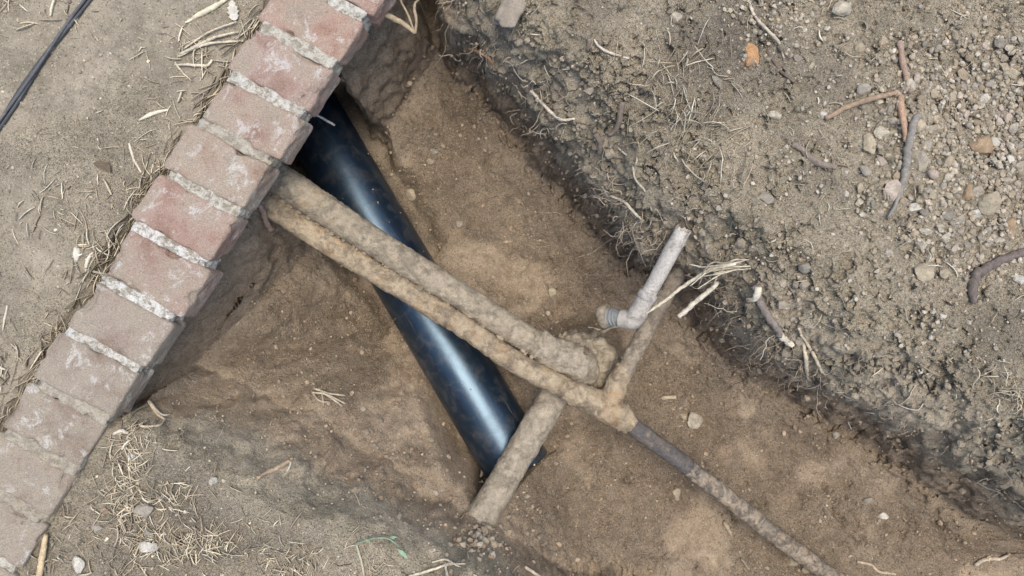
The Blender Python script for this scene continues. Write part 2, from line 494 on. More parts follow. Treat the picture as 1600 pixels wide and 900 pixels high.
def terrain(x, y):
    t, s = wall_ts(x, y)
    near_wall = sst(0.10, 0.02, np.abs(s + 0.01))
    warp = 1 - 0.75 * near_wall
    wx = x + warp * (0.020 * noise2(x * 7, y * 7, 91) + 0.012 * noise2(x * 19, y * 19, 92) + 0.006 * noise2(x * 47, y * 47, 95))
    wy = y + warp * (0.020 * noise2(x * 7, y * 7, 93) + 0.012 * noise2(x * 19, y * 19, 94) + 0.006 * noise2(x * 47, y * 47, 96))
    d0, i0 = poly_dist(wx, wy, SHOULDER)
    d1, i1 = poly_dist(wx, wy, LIP)
    d2, i2 = poly_dist(wx, wy, TOE)
    e = 1e-6
    z = np.zeros_like(x)
    # shoulder -> lip
    a = i0 & ~i1
    tt = d0 / (d0 + d1 + e)
    ll = sst(0.02, -0.30, y + 0.25 * x) * sst(0.25, -0.05, x)
    lipz = -0.15 + 0.09 * ll * (s > 0) + 0.03 * sst(0.05, 0.0, s)
    z = np.where(a, lipz * (0.75 * tt ** 2.0 + 0.25 * tt), z)
    b = i1 & ~i2
    tb = d1 / (d1 + d2 + e)
    toe = -0.45 + 0.20 * ll
    prof = tb * 0.86 + 0.14 * (1 - (1 - tb) ** 2)
    z = np.where(b, lipz + (toe - lipz) * prof, z)
    z = np.where(i2, toe - (0.05 + 0.18 * ll) * sst(0, 0.14 + 0.14 * ll, d2 + 0.03 * ll), z)
    ds = 1 + 0.10 * np.minimum(0, y + 0.1)
    z = np.where(z < -0.05, -0.05 + (z + 0.05) * ds, z)
    inn = i0.astype(float)
    bank = np.where(b | a, 1.0, 0.0)
    bank = np.where(i2, sst(0.06, 0.0, d2), bank)
    bank = np.where(~i0, sst(0.10, 0.0, d0), bank)
    floor = np.where(i2, sst(0.0, 0.08, d2), 0.0)
    left = sst(-0.16, -0.2, s)
    right = (1 - left) * (1 - floor)
    # undulation and crumbs, by kind of ground
    z = z + left * (0.007 * fbm2(x, y, 4.5, 3, 3) + 0.0016 * fbm2(x, y, 45, 3, 4) + 0.010)
    clod = np.maximum(0, fbm2(x, y, 26, 3, 12) - 0.12)
    z = z + right * (1 - bank) * (0.014 * fbm2(x, y, 5, 3, 5) + 0.012 * clod + 0.0045 * fbm2(x, y, 70, 3, 6))
    rg = 1 - np.abs(fbm2(x, y, 17, 3, 8))
    smooth_face = (1 - 0.8 * near_wall) * (1 - 0.75 * ll)
    z = z + bank * smooth_face * (0.016 * fbm2(x, y, 9, 3, 7) + 0.013 * (rg - 0.7) + 0.014 * clod + 0.006 * fbm2(x, y, 80, 3, 9))
    z = z + floor * (0.012 * fbm2(x, y, 4, 3, 10) + 0.005 * fbm2(x, y, 11, 2, 24) + 0.0020 * fbm2(x, y, 38, 3, 11)
                     - 0.007 * np.maximum(0, fbm2(x, y, 16, 3, 25) - 0.55)
                     + 0.007 * np.maximum(0, fbm2(x, y, 21, 2, 22) - 0.45) + 0.0014 * fbm2(x, y, 110, 2, 23))
    ck = np.exp(-(fbm2(x, y, 9, 5, 81, 0.65) / 0.04) ** 2) * sst(0.25, 0.55, fbm2(x, y, 7, 3, 83))
    z = z - 0.009 * ck * floor + floor * 0.010 * np.maximum(0, fbm2(x, y, 30, 4, 86, 0.6) - 0.25) * sst(0.0, 0.5, fbm2(x, y, 5, 2, 87))
    # narrow gutter where the earth has shrunk away from the wall's back
    g = np.exp(-((s + WALL_W + 0.012) / 0.012) ** 2) * sst(-1.5, -1.2, t)
    z = z - 0.020 * g * (0.6 + 0.6 * noise2(x * 9, y * 9, 31))
    # lower end: earth banked up against the wall
    z = z + 0.030 * sst(0.72, 0.95, t) * sst(0.22, 0.0, s) * (s > -0.1) * (z > -0.1)
    # hollow along the black pipe, running in beneath the wall
    A, B = BP_A[:2], BP_B[:2]
    dd = (B - A) / np.linalg.norm(B - A)
    q = (x - A[0]) * dd[0] + (y - A[1]) * dd[1]
    r = np.abs(-(x - A[0]) * dd[1] + (y - A[1]) * dd[0]) + 0.012 * noise2(x * 20, y * 20, 41)
    zone = (s > -0.165) & (s < 0.30)
    hole = sst(0.155, 0.105, r) * zone
    z = z * (1 - hole) + np.minimum(z, -0.545) * hole
    trough = sst(0.135, 0.088, r) * (q < np.linalg.norm(B - A) + 0.02) * (s > -0.05)
    z = z * (1 - trough) + np.minimum(z, -0.47) * trough
    # earth mounded round the pipe joint and at the foot of the drain pipe
    for px, py, zz, rad, hh in ((926, 562, -.33, .080, .205), (880, 545, -.38, .05, .05), (770, 858, -.22, .05, .05), (736, 838, -.19, .045, .075)):
        c = W(px, py, zz)
        z = z + hh * np.exp(-(((x - c[0]) ** 2 + (y - c[1]) ** 2) / rad ** 2) ** 1.5) * (1 + 0.25 * noise2(x * 40, y * 40, 51))
    return z, dict(bank=bank, floor=floor, left=left, inn=inn, s=s, t=t)

STEP = 0.0024
def axis(lo, hi):
    core = np.arange(lo, hi + 1e-9, STEP)
    out, d = [], STEP
    v = 0.0
    while v < 30:
        d *= 1.16
        v += d
        out.append(v)
    out = np.array(out)
    return np.concatenate([core[0] - out[::-1], core, core[-1] + out])
GX, GY = axis(-1.10, 1.14), axis(-0.70, 0.66)
X, Y = np.meshgrid(GX, GY)
sh = X.shape
xf, yf = X.ravel(), Y.ravel()
Z, info = terrain(xf, yf)
HG = Z.reshape(sh)

def height(x, y):
    x = np.asarray(x, float); y = np.asarray(y, float)
    i = np.clip(np.searchsorted(GX, x) - 1, 0, len(GX) - 2)
    j = np.clip(np.searchsorted(GY, y) - 1, 0, len(GY) - 2)
    u = (x - GX[i]) / (GX[i + 1] - GX[i]); v = (y - GY[j]) / (GY[j + 1] - GY[j])
    return (HG[j, i] * (1 - u) * (1 - v) + HG[j, i + 1] * u * (1 - v) + HG[j + 1, i] * (1 - u) * v + HG[j + 1, i + 1] * u * v)

def hit(px, py):
    """where the sight line through a photo pixel meets the ground"""
    px = np.atleast_1d(np.asarray(px, float)); py = np.atleast_1d(np.asarray(py, float))
    dx = (px - 800) / 800 * TANH; dy = (450 - py) / 800 * TANH
    z = np.full(px.shape, 0.12)
    done = np.zeros(px.shape, bool)
    for _ in range(330):
        d = CAM_H - z
        done |= height(dx * d, dy * d) >= z
        z = np.where(done, z, z - 0.002)
    d = CAM_H - z
    return np.stack([dx * d, dy * d, z], 1)

def ground_normal(p, e=0.006):
    hx = (height(p[:, 0] + e, p[:, 1]) - height(p[:, 0] - e, p[:, 1])) / (2 * e)
    hy = (height(p[:, 0], p[:, 1] + e) - height(p[:, 0], p[:, 1] - e)) / (2 * e)
    n = np.stack([-hx, -hy, np.ones_like(hx)], 1)
    return n / np.linalg.norm(n, axis=1)[:, None]

# lumps that stand out sideways from the banks
gy, gx = np.gradient(HG, GY, GX)
nrm = np.stack([-gx.ravel(), -gy.ravel(), np.ones(xf.size)], 1)
nrm /= np.linalg.norm(nrm, axis=1)[:, None]
steep = sst(0.93, 0.5, nrm[:, 2])
VV = np.stack([xf, yf, Z], 1)
idx = np.where(steep > 0.02)[0]
VV[idx] += nrm[idx] * (steep[idx] * (1 - 0.8 * info['floor'][idx]) * (1 - 0.35 * sst(0.12, 0.03, np.abs(info['s'][idx]))) * (1 - 0.65 * sst(0.02, -0.30, yf[idx] + 0.25 * xf[idx]) * sst(0.25, -0.05, xf[idx])) * (0.012 * (fbm3(VV[idx], 24, 4, 61, 0.6) - 0.6) + 0.007 * np.maximum(0, fbm3(VV[idx], 45, 3, 65))))[:, None]
ny, nx = sh
ii = np.arange(nx * ny, dtype=np.int32).reshape(ny, nx)
FF = np.stack([ii[:-1, :-1], ii[:-1, 1:], ii[1:, 1:], ii[1:, :-1]], -1).reshape(-1, 4)
me = mesh_np('ground', VV, FF)
def fattr(me, name, v):
    a = me.attributes.new(name, 'FLOAT', 'POINT')
    a.data.foreach_set('value', np.asarray(v, np.float32))
zz = Z + 0.03 * fbm2(xf, yf, 6, 3, 71) - 0.12 * sst(0.02, -0.30, yf + 0.25 * xf) * sst(0.25, -0.05, xf) * info['inn'] * (info['s'] > 0.02)
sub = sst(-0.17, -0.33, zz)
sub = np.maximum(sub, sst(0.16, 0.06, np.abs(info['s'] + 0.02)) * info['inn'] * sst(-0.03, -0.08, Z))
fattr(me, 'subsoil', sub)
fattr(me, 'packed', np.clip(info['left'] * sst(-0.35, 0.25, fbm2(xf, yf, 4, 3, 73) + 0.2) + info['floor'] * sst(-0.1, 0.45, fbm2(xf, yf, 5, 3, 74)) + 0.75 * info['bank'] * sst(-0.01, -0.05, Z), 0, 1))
hum = sst(0.25, 0.75, fbm2(xf, yf, 3.2, 4, 72)) * (1 - sub) * 0.55
hum *= (1 - 0.7 * info['bank']) * (1 - sub)
for px, py, rx, a in ((1090, 55, .09, .7), (1060, 350, .07, .8), (1250, 565, .06, .7), (235, 770, .06, .35), (300, 400, .03, .3), (1140, 60, .06, .4), (1500, 590, .07, .5), (180, 880, .07, .9), (230, 800, .13, .8), (360, 870, .12, .7), (140, 640, .04, .5), (270, 130, .07, .6), (200, 330, .06, .6), (150, 70, .06, .35), (40, 330, .10, .3)):
    c = W(px, py, 0)
    hum += 0.5 * a * np.exp(-((xf - c[0]) ** 2 + (yf - c[1]) ** 2) / rx ** 2)
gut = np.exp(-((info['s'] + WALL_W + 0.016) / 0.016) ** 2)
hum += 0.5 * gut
hum = hum * (1 - 0.85 * sst(0.02, -0.30, yf + 0.25 * xf) * sst(0.25, -0.05, xf) * info['inn'] * (info['s'] > 0.02))
fattr(me, 'humus', np.clip(hum, 0, 0.9))
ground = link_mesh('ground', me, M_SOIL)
tag(ground, kind='structure', label='bare grey brown soil with an excavated trench')

# ------------------------------------------------------------------ brick wall
def rbox(name, size, r, cuts, amp, f, seed, skew=0.0, dome=0.0):
    bm = bmesh.new()
    bmesh.ops.create_cube(bm, size=2.0)
    bmesh.ops.subdivide_edges(bm, edges=bm.edges[:], cuts=cuts, use_grid_fill=True)
    V = np.array([v.co[:] for v in bm.verts])
    h = np.array(size) / 2
    V = V * h
    inner = np.clip(V, -(h - r), h - r)
    D = V - inner
    L = np.linalg.norm(D, axis=1)
    m = L > 1e-9
    V[m] = inner[m] + D[m] / L[m][:, None] * r
    nr = np.where(m[:, None], D / (L[:, None] + 1e-9), 0)
    edge = np.minimum(1, (np.abs(V) > (h - r * 1.2)).sum(1) / 2.0)
    S = V + seed * 3.17
    d = amp * fbm3(S, f, 4, seed, 0.55)
    V = V + nr * d[:, None]
    chip = np.maximum(0, fbm3(S, f * 0.8, 3, seed + 40) - 0.25) * edge
    V = V - V / (np.linalg.norm(V, axis=1)[:, None] + 1e-9) * (chip * amp * 11)[:, None]
    V[:, 2] += (amp * 0.8 * fbm3(S, f * 0.4, 2, seed + 9)) * (V[:, 2] > 0)
    V[:, 0] += skew * V[:, 1]
    for v, c in zip(bm.verts, V):
        v.co = c
    me = bpy.data.meshes.new(name)
    bm.to_mesh(me)
    bm.free()
    for p in me.polygons:
        p.use_smooth = True
    return me

WZ = 0.052
ang = math.atan2(U[1], U[0])
wroot = empty('brick_wall', (*wall_xy(0.4, -WALL_W / 2), 0))
tag(wroot, 'low garden wall of pinkish weathered bricks running over the trench', 'brick wall')
JT = [-0.06, 0.049, 0.163, 0.273, 0.390, 0.509, 0.634, 0.752, 0.872, 0.99, 1.107, 1.225, 1.343]
tt = JT[0]
pre = []
for _ in range(6):
    tt -= 0.117
    pre.insert(0, tt)
JT = pre + JT
BC = {5: (0.413, 0.274, 0.210), 6: (0.413, 0.270, 0.203), 7: (0.402, 0.287, 0.230), 8: (0.393, 0.286, 0.220), 9: (0.389, 0.294, 0.220), 10: (0.392, 0.266, 0.209), 11: (0.370, 0.261, 0.204),
      12: (0.348, 0.277, 0.218), 13: (0.336, 0.276, 0.214), 14: (0.332, 0.271, 0.207), 15: (0.332, 0.271, 0.207), 16: (0.332, 0.271, 0.207), 17: (0.332, 0.271, 0.207)}
JC = {6: (0.603, 0.566, 0.485), 8: (0.603, 0.566, 0.485), 9: (0.475, 0.429, 0.339), 10: (0.585, 0.549, 0.456), 11: (0.695, 0.666, 0.594), 12: (0.695, 0.666, 0.594), 13: (0.621, 0.594, 0.520), 14: (0.456, 0.403, 0.311), 15: (0.439, 0.384, 0.293), 16: (0.420, 0.365, 0.274)}
rb = random.Random(3)
for i in range(len(JT) - 1):
    t0, t1 = JT[i] + 0.0078, JT[i + 1] - 0.0078
    tm = (t0 + t1) / 2
    w = WALL_W + rb.uniform(-0.006, 0.006)
    hgt = 0.072
    me = rbox('brick', (t1 - t0, w, hgt), 0.0075, 19, 0.0016, 34, 100 + i, skew=-0.075)
    c = wall_xy(tm, -WALL_W / 2 + rb.uniform(-0.007, 0.007))
    o = link_mesh('brick', me, M_BRICK, None, BC.get(i, (.39, .27, .20)))
    o.parent = wroot
    o.matrix_parent_inverse = Matrix.Translation(-Vector(wroot.location))
    low = max(0, i - 12) * 0.004
    o.location = (c[0], c[1], WZ - hgt / 2 + rb.uniform(-0.005, 0.004) - low)
    o.rotation_euler = (rb.uniform(-.03, .03), rb.uniform(-.03, .03), ang + rb.uniform(-.02, .02))
for i, t in enumerate(JT):
    me = rbox('mortar_joint', (0.0262, WALL_W - 0.016, 0.062), 0.002, 17, 0.0022, 70, 200 + i, skew=-0.075)
    c = wall_xy(t, -WALL_W / 2)
    o = link_mesh('mortar_joint', me, M_MORTAR, None, JC.get(i, (.55, .505, .41)))
    o.parent = wroot
    o.matrix_parent_inverse = Matrix.Translation(-Vector(wroot.location))
    o.location = (c[0], c[1], WZ - 0.0026 - 0.031 - max(0, i - 13) * 0.004 - (0.002 if i > 12 else 0))
    o.rotation_euler = (0, 0, ang)

# ------------------------------------------------------------------ pipes
# black pipe (hollow), lying on the trench floor
A, B = BP_A, BP_B
n = 60
path = np.array([A + (B - A) * k / (n - 1) for k in range(n)])
R0, R1 = 0.0845, 0.077
Vo, Fo = tube_arrays(path, np.full(n, R0), 64, 0.0003, 9, 2, 5, cap=False)
Vi, Fi = tube_arrays(path, np.full(n, R1), 64, 0, cap=False)
k = len(Vo)
F = [f for f in Fo] + [tuple(k + q for q in f[::-1]) for f in Fi]
for j in range(64):
    a, b = (n - 1) * 64 + j, (n - 1) * 64 + (j + 1) % 64
    F.append((a, b, k + b, k + a))
    F.append((j, k + j, k + (j + 1) % 64, (j + 1) % 64))
bp = link_mesh('plastic_pipe', pyd('plastic_pipe', np.vstack([Vo, Vi]), F), M_BLACK)
tag(bp, 'thick glossy black plastic pipe lying on the trench floor', 'pipe')

# older drain pipe: upper run, bend, lower run
dr = empty('drain_pipe', W(890, 575, -.42))
tag(dr, 'wide mud caked drain pipe bending at a buried joint in mid trench', 'pipe')
pipe_px('upper_run', [(350, 226, -.125, .0355), (400, 258, -.138, .0355), (474, 305, -.155, .0350), (569, 368, -.180, .0325), (650, 419, -.202, .0312), (727, 467, -.226, .0308), (802, 516, -.252, .0308), (872, 555, -.278, .032)],
        M_CRUST, dr, 0.0033, 56, 0.0021, 50, 11)
pipe_px('bend', [(838, 538, -.264, .0325), (870, 554, -.278, .039), (900, 567, -.295, .043), (904, 580, -.312, .044), (888, 596, -.326, .041), (868, 616, -.333, .037)],
        M_CLAY, dr, 0.0035, 52, 0.006, 30, 12)
pipe_px('caked_soil', [(868, 538, -.335, .024), (895, 546, -.335, .048), (920, 560, -.345, .058), (938, 570, -.365, .050), (952, 578, -.41, .026)],
        M_CRUST, dr, 0.0035, 56, 0.014, 34, 14)
pipe_px('lower_run', [(886, 585, -.332, .0355), (868, 615, -.330, .036), (847, 650, -.322, .036), (814, 705, -.302, .036), (781, 761, -.272, .036), (745, 820, -.236, .0375), (722, 858, -.214, .038), (690, 910, -.185, .038)],
        M_CLAY, dr, 0.0033, 56, 0.0024, 38, 13)

# thinner iron line with a tee, a branch and a dark steel continuation
fe = empty('iron_pipe', W(965, 638, -.42))
tag(fe, 'thin rusty iron pipe with tee and dark steel tail crossing the trench', 'pipe')
pipe_px('crusted_run', [(350, 272, -.142, .0258), (400, 306, -.152, .0258), (474, 355, -.172, .0255), (569, 415, -.195, .0250), (650, 464, -.212, .0247), (727, 512, -.226, .0247), (800, 563, -.244, .0247), (880, 605, -.258, .0255), (910, 619, -.262, .026)],
        M_CRUST2, fe, 0.0033, 44, 0.0021, 50, 21)
tee = pipe_px('tee', [(880, 606, -.259, .026), (925, 626, -.265, .0300), (955, 641, -.270, .0315), (972, 653, -.274, .029), (986, 664, -.278, .0225)],
              M_CRUST2, fe, 0.0035, 40, 0.0042, 44, 22)
pipe_px('tee_outlet', [(950, 636, -.272, .030), (960, 610, -.268, .0265), (968, 592, -.266, .0235), (978, 572, -.263, .019)], M_CRUST2, tee, 0.004, 26, 0.004, 40, 23)
pipe_px('branch', [(958, 616, -.270, .0192), (975, 582, -.265, .0190), (1002, 530, -.257, .0186), (1030, 478, -.249, .0186), (1052, 440, -.243, .0186), (1075, 400, -.237, .0186)],
        M_BRANCH, fe, 0.004, 32, 0.0034, 36, 24)
pipe_px('steel_run', [(970, 652, -.275, .0215), (1010, 682, -.290, .0215), (1060, 718, -.310, .0215), (1085, 738, -.320, .0215)],
        M_STEEL, fe, 0.005, 26, 0.0012, 30, 25)
pipe_px('scaled_run', [(1075, 730, -.316, .0213), (1130, 772, -.338, .0212), (1200, 828, -.368, .0212), (1270, 880, -.400, .0212), (1340, 930, -.430, .0212), (1500, 1050, -.460, .023), (1700, 1200, -.48, .023)],
        M_STEELR, fe, 0.004, 32, 0.0024, 60, 26)

# grey stub pipe with elbow and coupling, leaning on the bank
gp = empty('grey_pipe', W(990, 497, -.2))
tag(gp, 'short pale grey pipe stub with elbow and threaded coupling leaning on the bank', 'pipe')
GC = (.46, .415, .35)
Pb = spline(np.array([list(W(a, b, z)) for a, b, z in ((1000, 482, -.135), (1020, 447, -.105), (1045, 400, -.070), (1058, 377, -.055), (1068, 358, -.045))]), 46)
Vo, Fo = tube_arrays(Pb, np.full(46, .0168), 32, 0.0008, 40, 4, 31, cap=False, jag=0.004)
Vi, Fi = tube_arrays(Pb, np.full(46, .0128), 32, 0.0, cap=False, seed=31, jag=0.004)
k = len(Vo)
F = list(Fo) + [tuple(k + q for q in f[::-1]) for f in Fi]
for j in range(32):
    a, b = 45 * 32 + j, 45 * 32 + (j + 1) % 32
    F.append((a, b, k + b, k + a))
link_mesh('pipe_body', pyd('pipe_body', np.vstack([Vo, Vi]), F), M_GREY, gp, GC)
pipe_px('elbow', [(1012, 461, -.117, .0200), (1001, 481, -.134, .0203), (994, 493, -.146, .0215), (990, 498, -.151, .0220), (984, 500, -.156, .0212), (969, 497, -.167, .0192)],
        M_GREY, gp, 0.0025, 36, 0.0012, 50, 32, color=(.40, .355, .295))
pipe_px('socket_rim', [(1014, 457, -.114, .0175), (1013, 459, -.115, .0212), (1010, 464, -.119, .0214), (1009, 466, -.120, .0203)], M_GREY, gp, 0.002, 36, 0.0006, 50, 35, color=(.40, .365, .32))
cp = pipe_px('coupling', [(974, 497, -.165, .0175), (966, 496, -.170, .0175), (958, 495, -.178, .0195), (952, 495, -.183, .0195), (944, 494, -.190, .0215)],
             M_GREY, gp, 0.002, 32, 0.0004, 40, 33, color=(.20, .20, .18))
for q in range(4):
    a = W(964 - q * 5, 496 - q * 0.4, -.172 - q * .005); b = W(962 - q * 5, 496 - q * 0.4, -.174 - q * .005)
    Vr, Fr = tube_arrays(np.array([a, (a + b) / 2, b]), np.array([.0185, .0208, .0188]) + q * .0008, 28)
    link_mesh('thread_ring', pyd('thread_ring', Vr, Fr), M_GREY, cp, (.23, .23, .205))
pipe_px('rusty_flange', [(951, 494, -.186, .0215), (948, 494, -.188, .0275), (943, 493, -.192, .0272), (939, 493, -.196, .022)], M_CRUST, gp, 0.002, 32, 0.0012, 40, 34)

# cables at the upper left
cb = empty('cable', hit(70, 95)[0])
tag(cb, 'pair of dark cables lying on the soil behind the brick wall', 'cable')
for q, (off, rr_, col) in enumerate(((-1.9, 0.0036, (.045, .048, .052)), (1.9, 0.0034, (.060, .062, .064)), (0.5, 0.0030, (.085, .085, .085)))):
    P = []
    for fr in np.linspace(-0.35, 1.35, 14):
        px, py = 138 - 138 * fr + off + 1.8 * math.sin(fr * 7 + q * 2), 2 + 198 * fr + off * 0.7
        px -= 3 * math.sin(fr * math.pi)
        h = hit(px, py)[0]
        P.append([h[0], h[1], h[2] + rr_ + (0.002 if q < 2 else 0.0075), rr_])
    S = spline(P, 160)
    V, F = tube_arrays(S[:, :3], S[:, 3], 12, 0.0003, 60, 2, q)
    link_mesh('strand', pyd('strand', V, F), M_CABLE, cb, col)

# ------------------------------------------------------------------ stones
def stone_mesh(seed, cuts=9, sub=3):
    r = np.random.default_rng(seed)
    bm = bmesh.new()
    bmesh.ops.create_icosphere(bm, subdivisions=sub, radius=0.5)
    V = np.array([v.co[:] for v in bm.verts])
    for _ in range(cuts):
        d = r.normal(size=3); d /= np.linalg.norm(d)
        lim = r.uniform(0.20, 0.38)
        p = V @ d
        V = V - np.maximum(0, p - lim)[:, None] * d * 0.93
    V = V + 0.030 * np.stack([fbm3(V + 5 * q, 4.5, 3, seed + q) for q in range(3)], 1)
    V = V / (V.max(0) - V.min(0))
    for v, c in zip(bm.verts, V):
        v.co = c
    me = bpy.data.meshes.new('stone')
    bm.to_mesh(me); bm.free()
    for p in me.polygons:
        p.use_smooth = False
    me.materials.append(M_STONE)
    return me
STONES = [stone_mesh(400 + q, 9 + q % 5) for q in range(12)]
SMALL = [stone_mesh(450 + q, 6 + q % 4, 2) for q in range(10)]

def put_stone(name, px, py, w, h, rot, col, label=None, cat='stone', group=None, flat=0.62, sink=0.34, seed=0, lift=None):
    p = hit(px, py)[0]
    k = pxm(p[2])
    sx, sy = w / k, h / k
    sz = flat * min(sx, sy) + 0.1 * max(sx, sy)
    pool = STONES if max(w, h) > 13 else SMALL
    me = pool[(int(px * 7 + py * 13) + seed) % len(pool)]
    o = bpy.data.objects.new(name, me)
    COL.objects.link(o)
    n = ground_normal(p[None], 0.012)[0]
    q = Vector((0, 0, 1)).rotation_difference(Vector(n).lerp(Vector((0, 0, 1)), 0.4).normalized())
    o.rotation_mode = 'QUATERNION'
    o.rotation_quaternion = q @ Matrix.Rotation(rot, 3, 'Z').to_quaternion()
    o.location = (p[0], p[1], p[2] + sz * (0.5 - sink))
    o.scale = (sx, sy, sz)
    o.color = (*col, 1)
    if label:
        tag(o, label, cat, group)
    return o

TAN, PALE, GRY, WHT, BRN, PNK = (.38, .315, .215), (.43, .375, .28), (.29, .255, .20), (.50, .46, .38), (.32, .225, .135), (.42, .34, .265)
SL = [
 (1312, 17, 30, 22, .1, PALE, 'pale beige rounded stone at the top edge above the orange brick chip'),
 (1057, 28, 18, 19, .3, PALE, 'round whitish stone on soil above the dry grass tuft'),
 (1346, 142, 23, 20, .3, GRY, 'flat dark grey stone touching the horizontal arm of the brown root'),
 (1285, 180, 13, 13, .5, WHT, 'small white stone at the left tip of the brown root'),
 (1357, 227, 20, 34, .15, TAN, 'tall angular tan stone below the brown root, left of the grey stick'),
 (1376, 209, 25, 22, .5, PALE, 'pale flat stone touching the tall tan stone below the brown root'),
 (1436, 252, 26, 38, -.1, PALE, 'large rectangular pale stone just right of the grey stick'),
 (1536, 160, 25, 20, .1, WHT, 'whitish banded stone in the upper right gravel'),
 (1574, 185, 17, 15, .4, PNK, 'pinkish rounded stone at right edge below the whitish banded stone'),
 (1531, 231, 38, 28, -.35, BRN, 'large brown lumpy stone in the right gravel'),
 (1553, 222, 15, 17, .2, WHT, 'small pale stone resting against the large brown lumpy stone'),
 (1546, 317, 35, 38, .2, TAN, 'biggest tan lump of stone in the lower right gravel'),
 (1512, 304, 18, 26, .1, BRN, 'orange brown stone two stones left of the biggest tan lump'),
 (1528, 299, 18, 18, .1, PALE, 'pale stone between the orange brown stone and the biggest tan lump'),
 (1523, 334, 20, 15, .1, WHT, 'flat white stone just below the orange brown stone'),
 (1428, 325, 22, 16, .2, WHT, 'whitish stone right of the slanted stone under the grey stick'),
 (1393, 302, 32, 30, .7, PNK, 'slanted pinkish flat stone lying under the grey stick'),
 (1435, 200, 17, 21, .2, TAN, 'tan stone right beside the top of the grey stick'),
 (1456, 203, 26, 16, .05, TAN, 'oblong tan stone second to the right of the grey stick top'),
 (1593, 259, 20, 15, .3, PALE, 'pale stone cut by the right picture edge amid gravel'),
 (1578, 251, 13, 19, .2, WHT, 'narrow white stone near right edge, left of a pale stone'),
 (1344, 75, 16, 15, .3, TAN, 'square tan stone left of the brown root top'),
 (1208, 181, 21, 12, -.3, PALE, 'oblong pale stone on bare soil right of the dry grass tuft'),
 (1121, 129, 12, 25, .5, GRY, 'thin grey slab of stone at the top of the dry grass tuft'),
 (1246, 91, 16, 13, .1, GRY, 'grey stone on soil to the right of the orange brick chip'),
 (1421, 137, 20, 22, .4, PALE, 'pale knobbly stone wedged in the middle of the brown root'),
 (1344, 295, 12, 17, .1, TAN, 'small olive tan stone left of the slanted pinkish stone'),
 (1196, 310, 26, 17, -.3, GRY, 'flat grey stone half sunk in soil above the trench bank'),
 (1438, 382, 18, 23, .2, PALE, 'pale stone standing above the stone ringed with dry grass'),
 (1446, 362, 22, 13, .1, PALE, 'flat pale stone topmost of three above the bent dark stick'),
 (1440, 425, 32, 30, .2, TAN, 'rough tan stone ringed with dry grass right of the bank'),
 (1389, 396, 13, 14, .2, PALE, 'small round pale stone left of the stone ringed with grass'),
 (1593, 437, 20, 18, .2, WHT, 'white stone at the right edge below the bent dark stick'),
 (1472, 494, 11, 11, .2, WHT, 'tiny round pale stone on bare soil below the bent dark stick'),
 (1259, 418, 20, 19, .2, GRY, 'grey stone bedded in the trench bank right of the roots'),
 (1578, 357, 18, 34, .1, BRN, 'tall brown stone at the right edge above the bent dark stick'),
 (1123, 326, 10, 9, .1, PALE, 'little pale stone on the bank above the grey pipe end'),
 (1083, 656, 25, 25, -.4, PALE, 'smooth rounded pale stone on trench floor right of the pipe tee'),
 (1069, 651, 11, 12, .4, TAN, 'small tan stone touching the smooth pale stone on trench floor'),
 (1057, 771, 15, 24, .2, TAN, 'egg shaped tan stone on trench floor below the steel pipe'),
 (1240, 876, 22, 20, .2, TAN, 'flat tan stone under the steel pipe at the bottom edge'),
 (1258, 890, 16, 13, .2, TAN, 'small tan stone beside the steel pipe at the bottom edge'),
 (1378, 806, 16, 12, -.3, WHT, 'bright white stone on the lower right trench floor'),
 (1358, 781, 16, 11, .2, GRY, 'grey stone just above the bright white stone in trench'),
 (1305, 680, 11, 11, .2, PALE, 'lone pale pebble on trench floor below the right bank'),
 (643, 304, 18, 20, .2, TAN, 'round tan stone on trench floor right of the black pipe'),
 (672, 252, 12, 12, .2, TAN, 'lower of two small tan pebbles above the round tan stone'),
 (677, 237, 13, 12, .2, GRY, 'upper of two small tan pebbles above the round tan stone'),
 (717, 349, 11, 11, .2, PALE, 'small pale pebble on trench floor right of the round tan stone'),
 (862, 458, 14, 16, .4, TAN, 'tan stone on trench floor left of the grey pipe coupling'),
 (229, 796, 32, 26, .5, GRY, 'largest grey stone in the straw litter beside the wall foot'),
 (233, 854, 28, 22, .1, WHT, 'pale lumpy stone in straw litter near the bottom edge'),
 (153, 824, 21, 13, .1, GRY, 'oblong grey stone in straw litter close to the wall'),
 (124, 884, 18, 30, .3, WHT, 'irregular whitish lump at the bottom edge beside the wall'),
 (334, 750, 13, 12, .3, WHT, 'small white angular stone on the left bank above straw litter'),
 (208, 711, 11, 15, .1, (.74, .74, .72), 'clean white chip of stone near the wall foot'),
 (232, 832, 16, 16, .1, GRY, 'dark grey stone just above the pale lumpy stone'),
 (166, 797, 16, 13, .3, BRN, 'brown stone in straw litter above the oblong grey stone'),
]
for q, (px, py, w, h, r, c, lab) in enumerate(SL):
    jit = 0.93 + 0.14 * random.random()
    put_stone('stone', px, py, w, h, r, tuple(v * jit for v in c), lab, 'stone')
put_stone('brick_chip', 1171, 92, 23, 36, .15, (.44, .24, .11), 'small orange brick chip lying on the soil right of the trench', 'brick chip')

# broken block at the top of the bank
me = rbox('broken_block', (.045, .068, .040), .006, 8, .0035, 30, 77)
o = link_mesh('broken_block', me, M_STONE, None, (.30, .25, .19))
o.location = tuple(hit(797, 24)[0] + np.array([0, 0, .014]))
o.rotation_euler = (.25, .2, -.45)
tag(o, 'broken grey brown block stuck in the top of the trench bank', 'broken block')

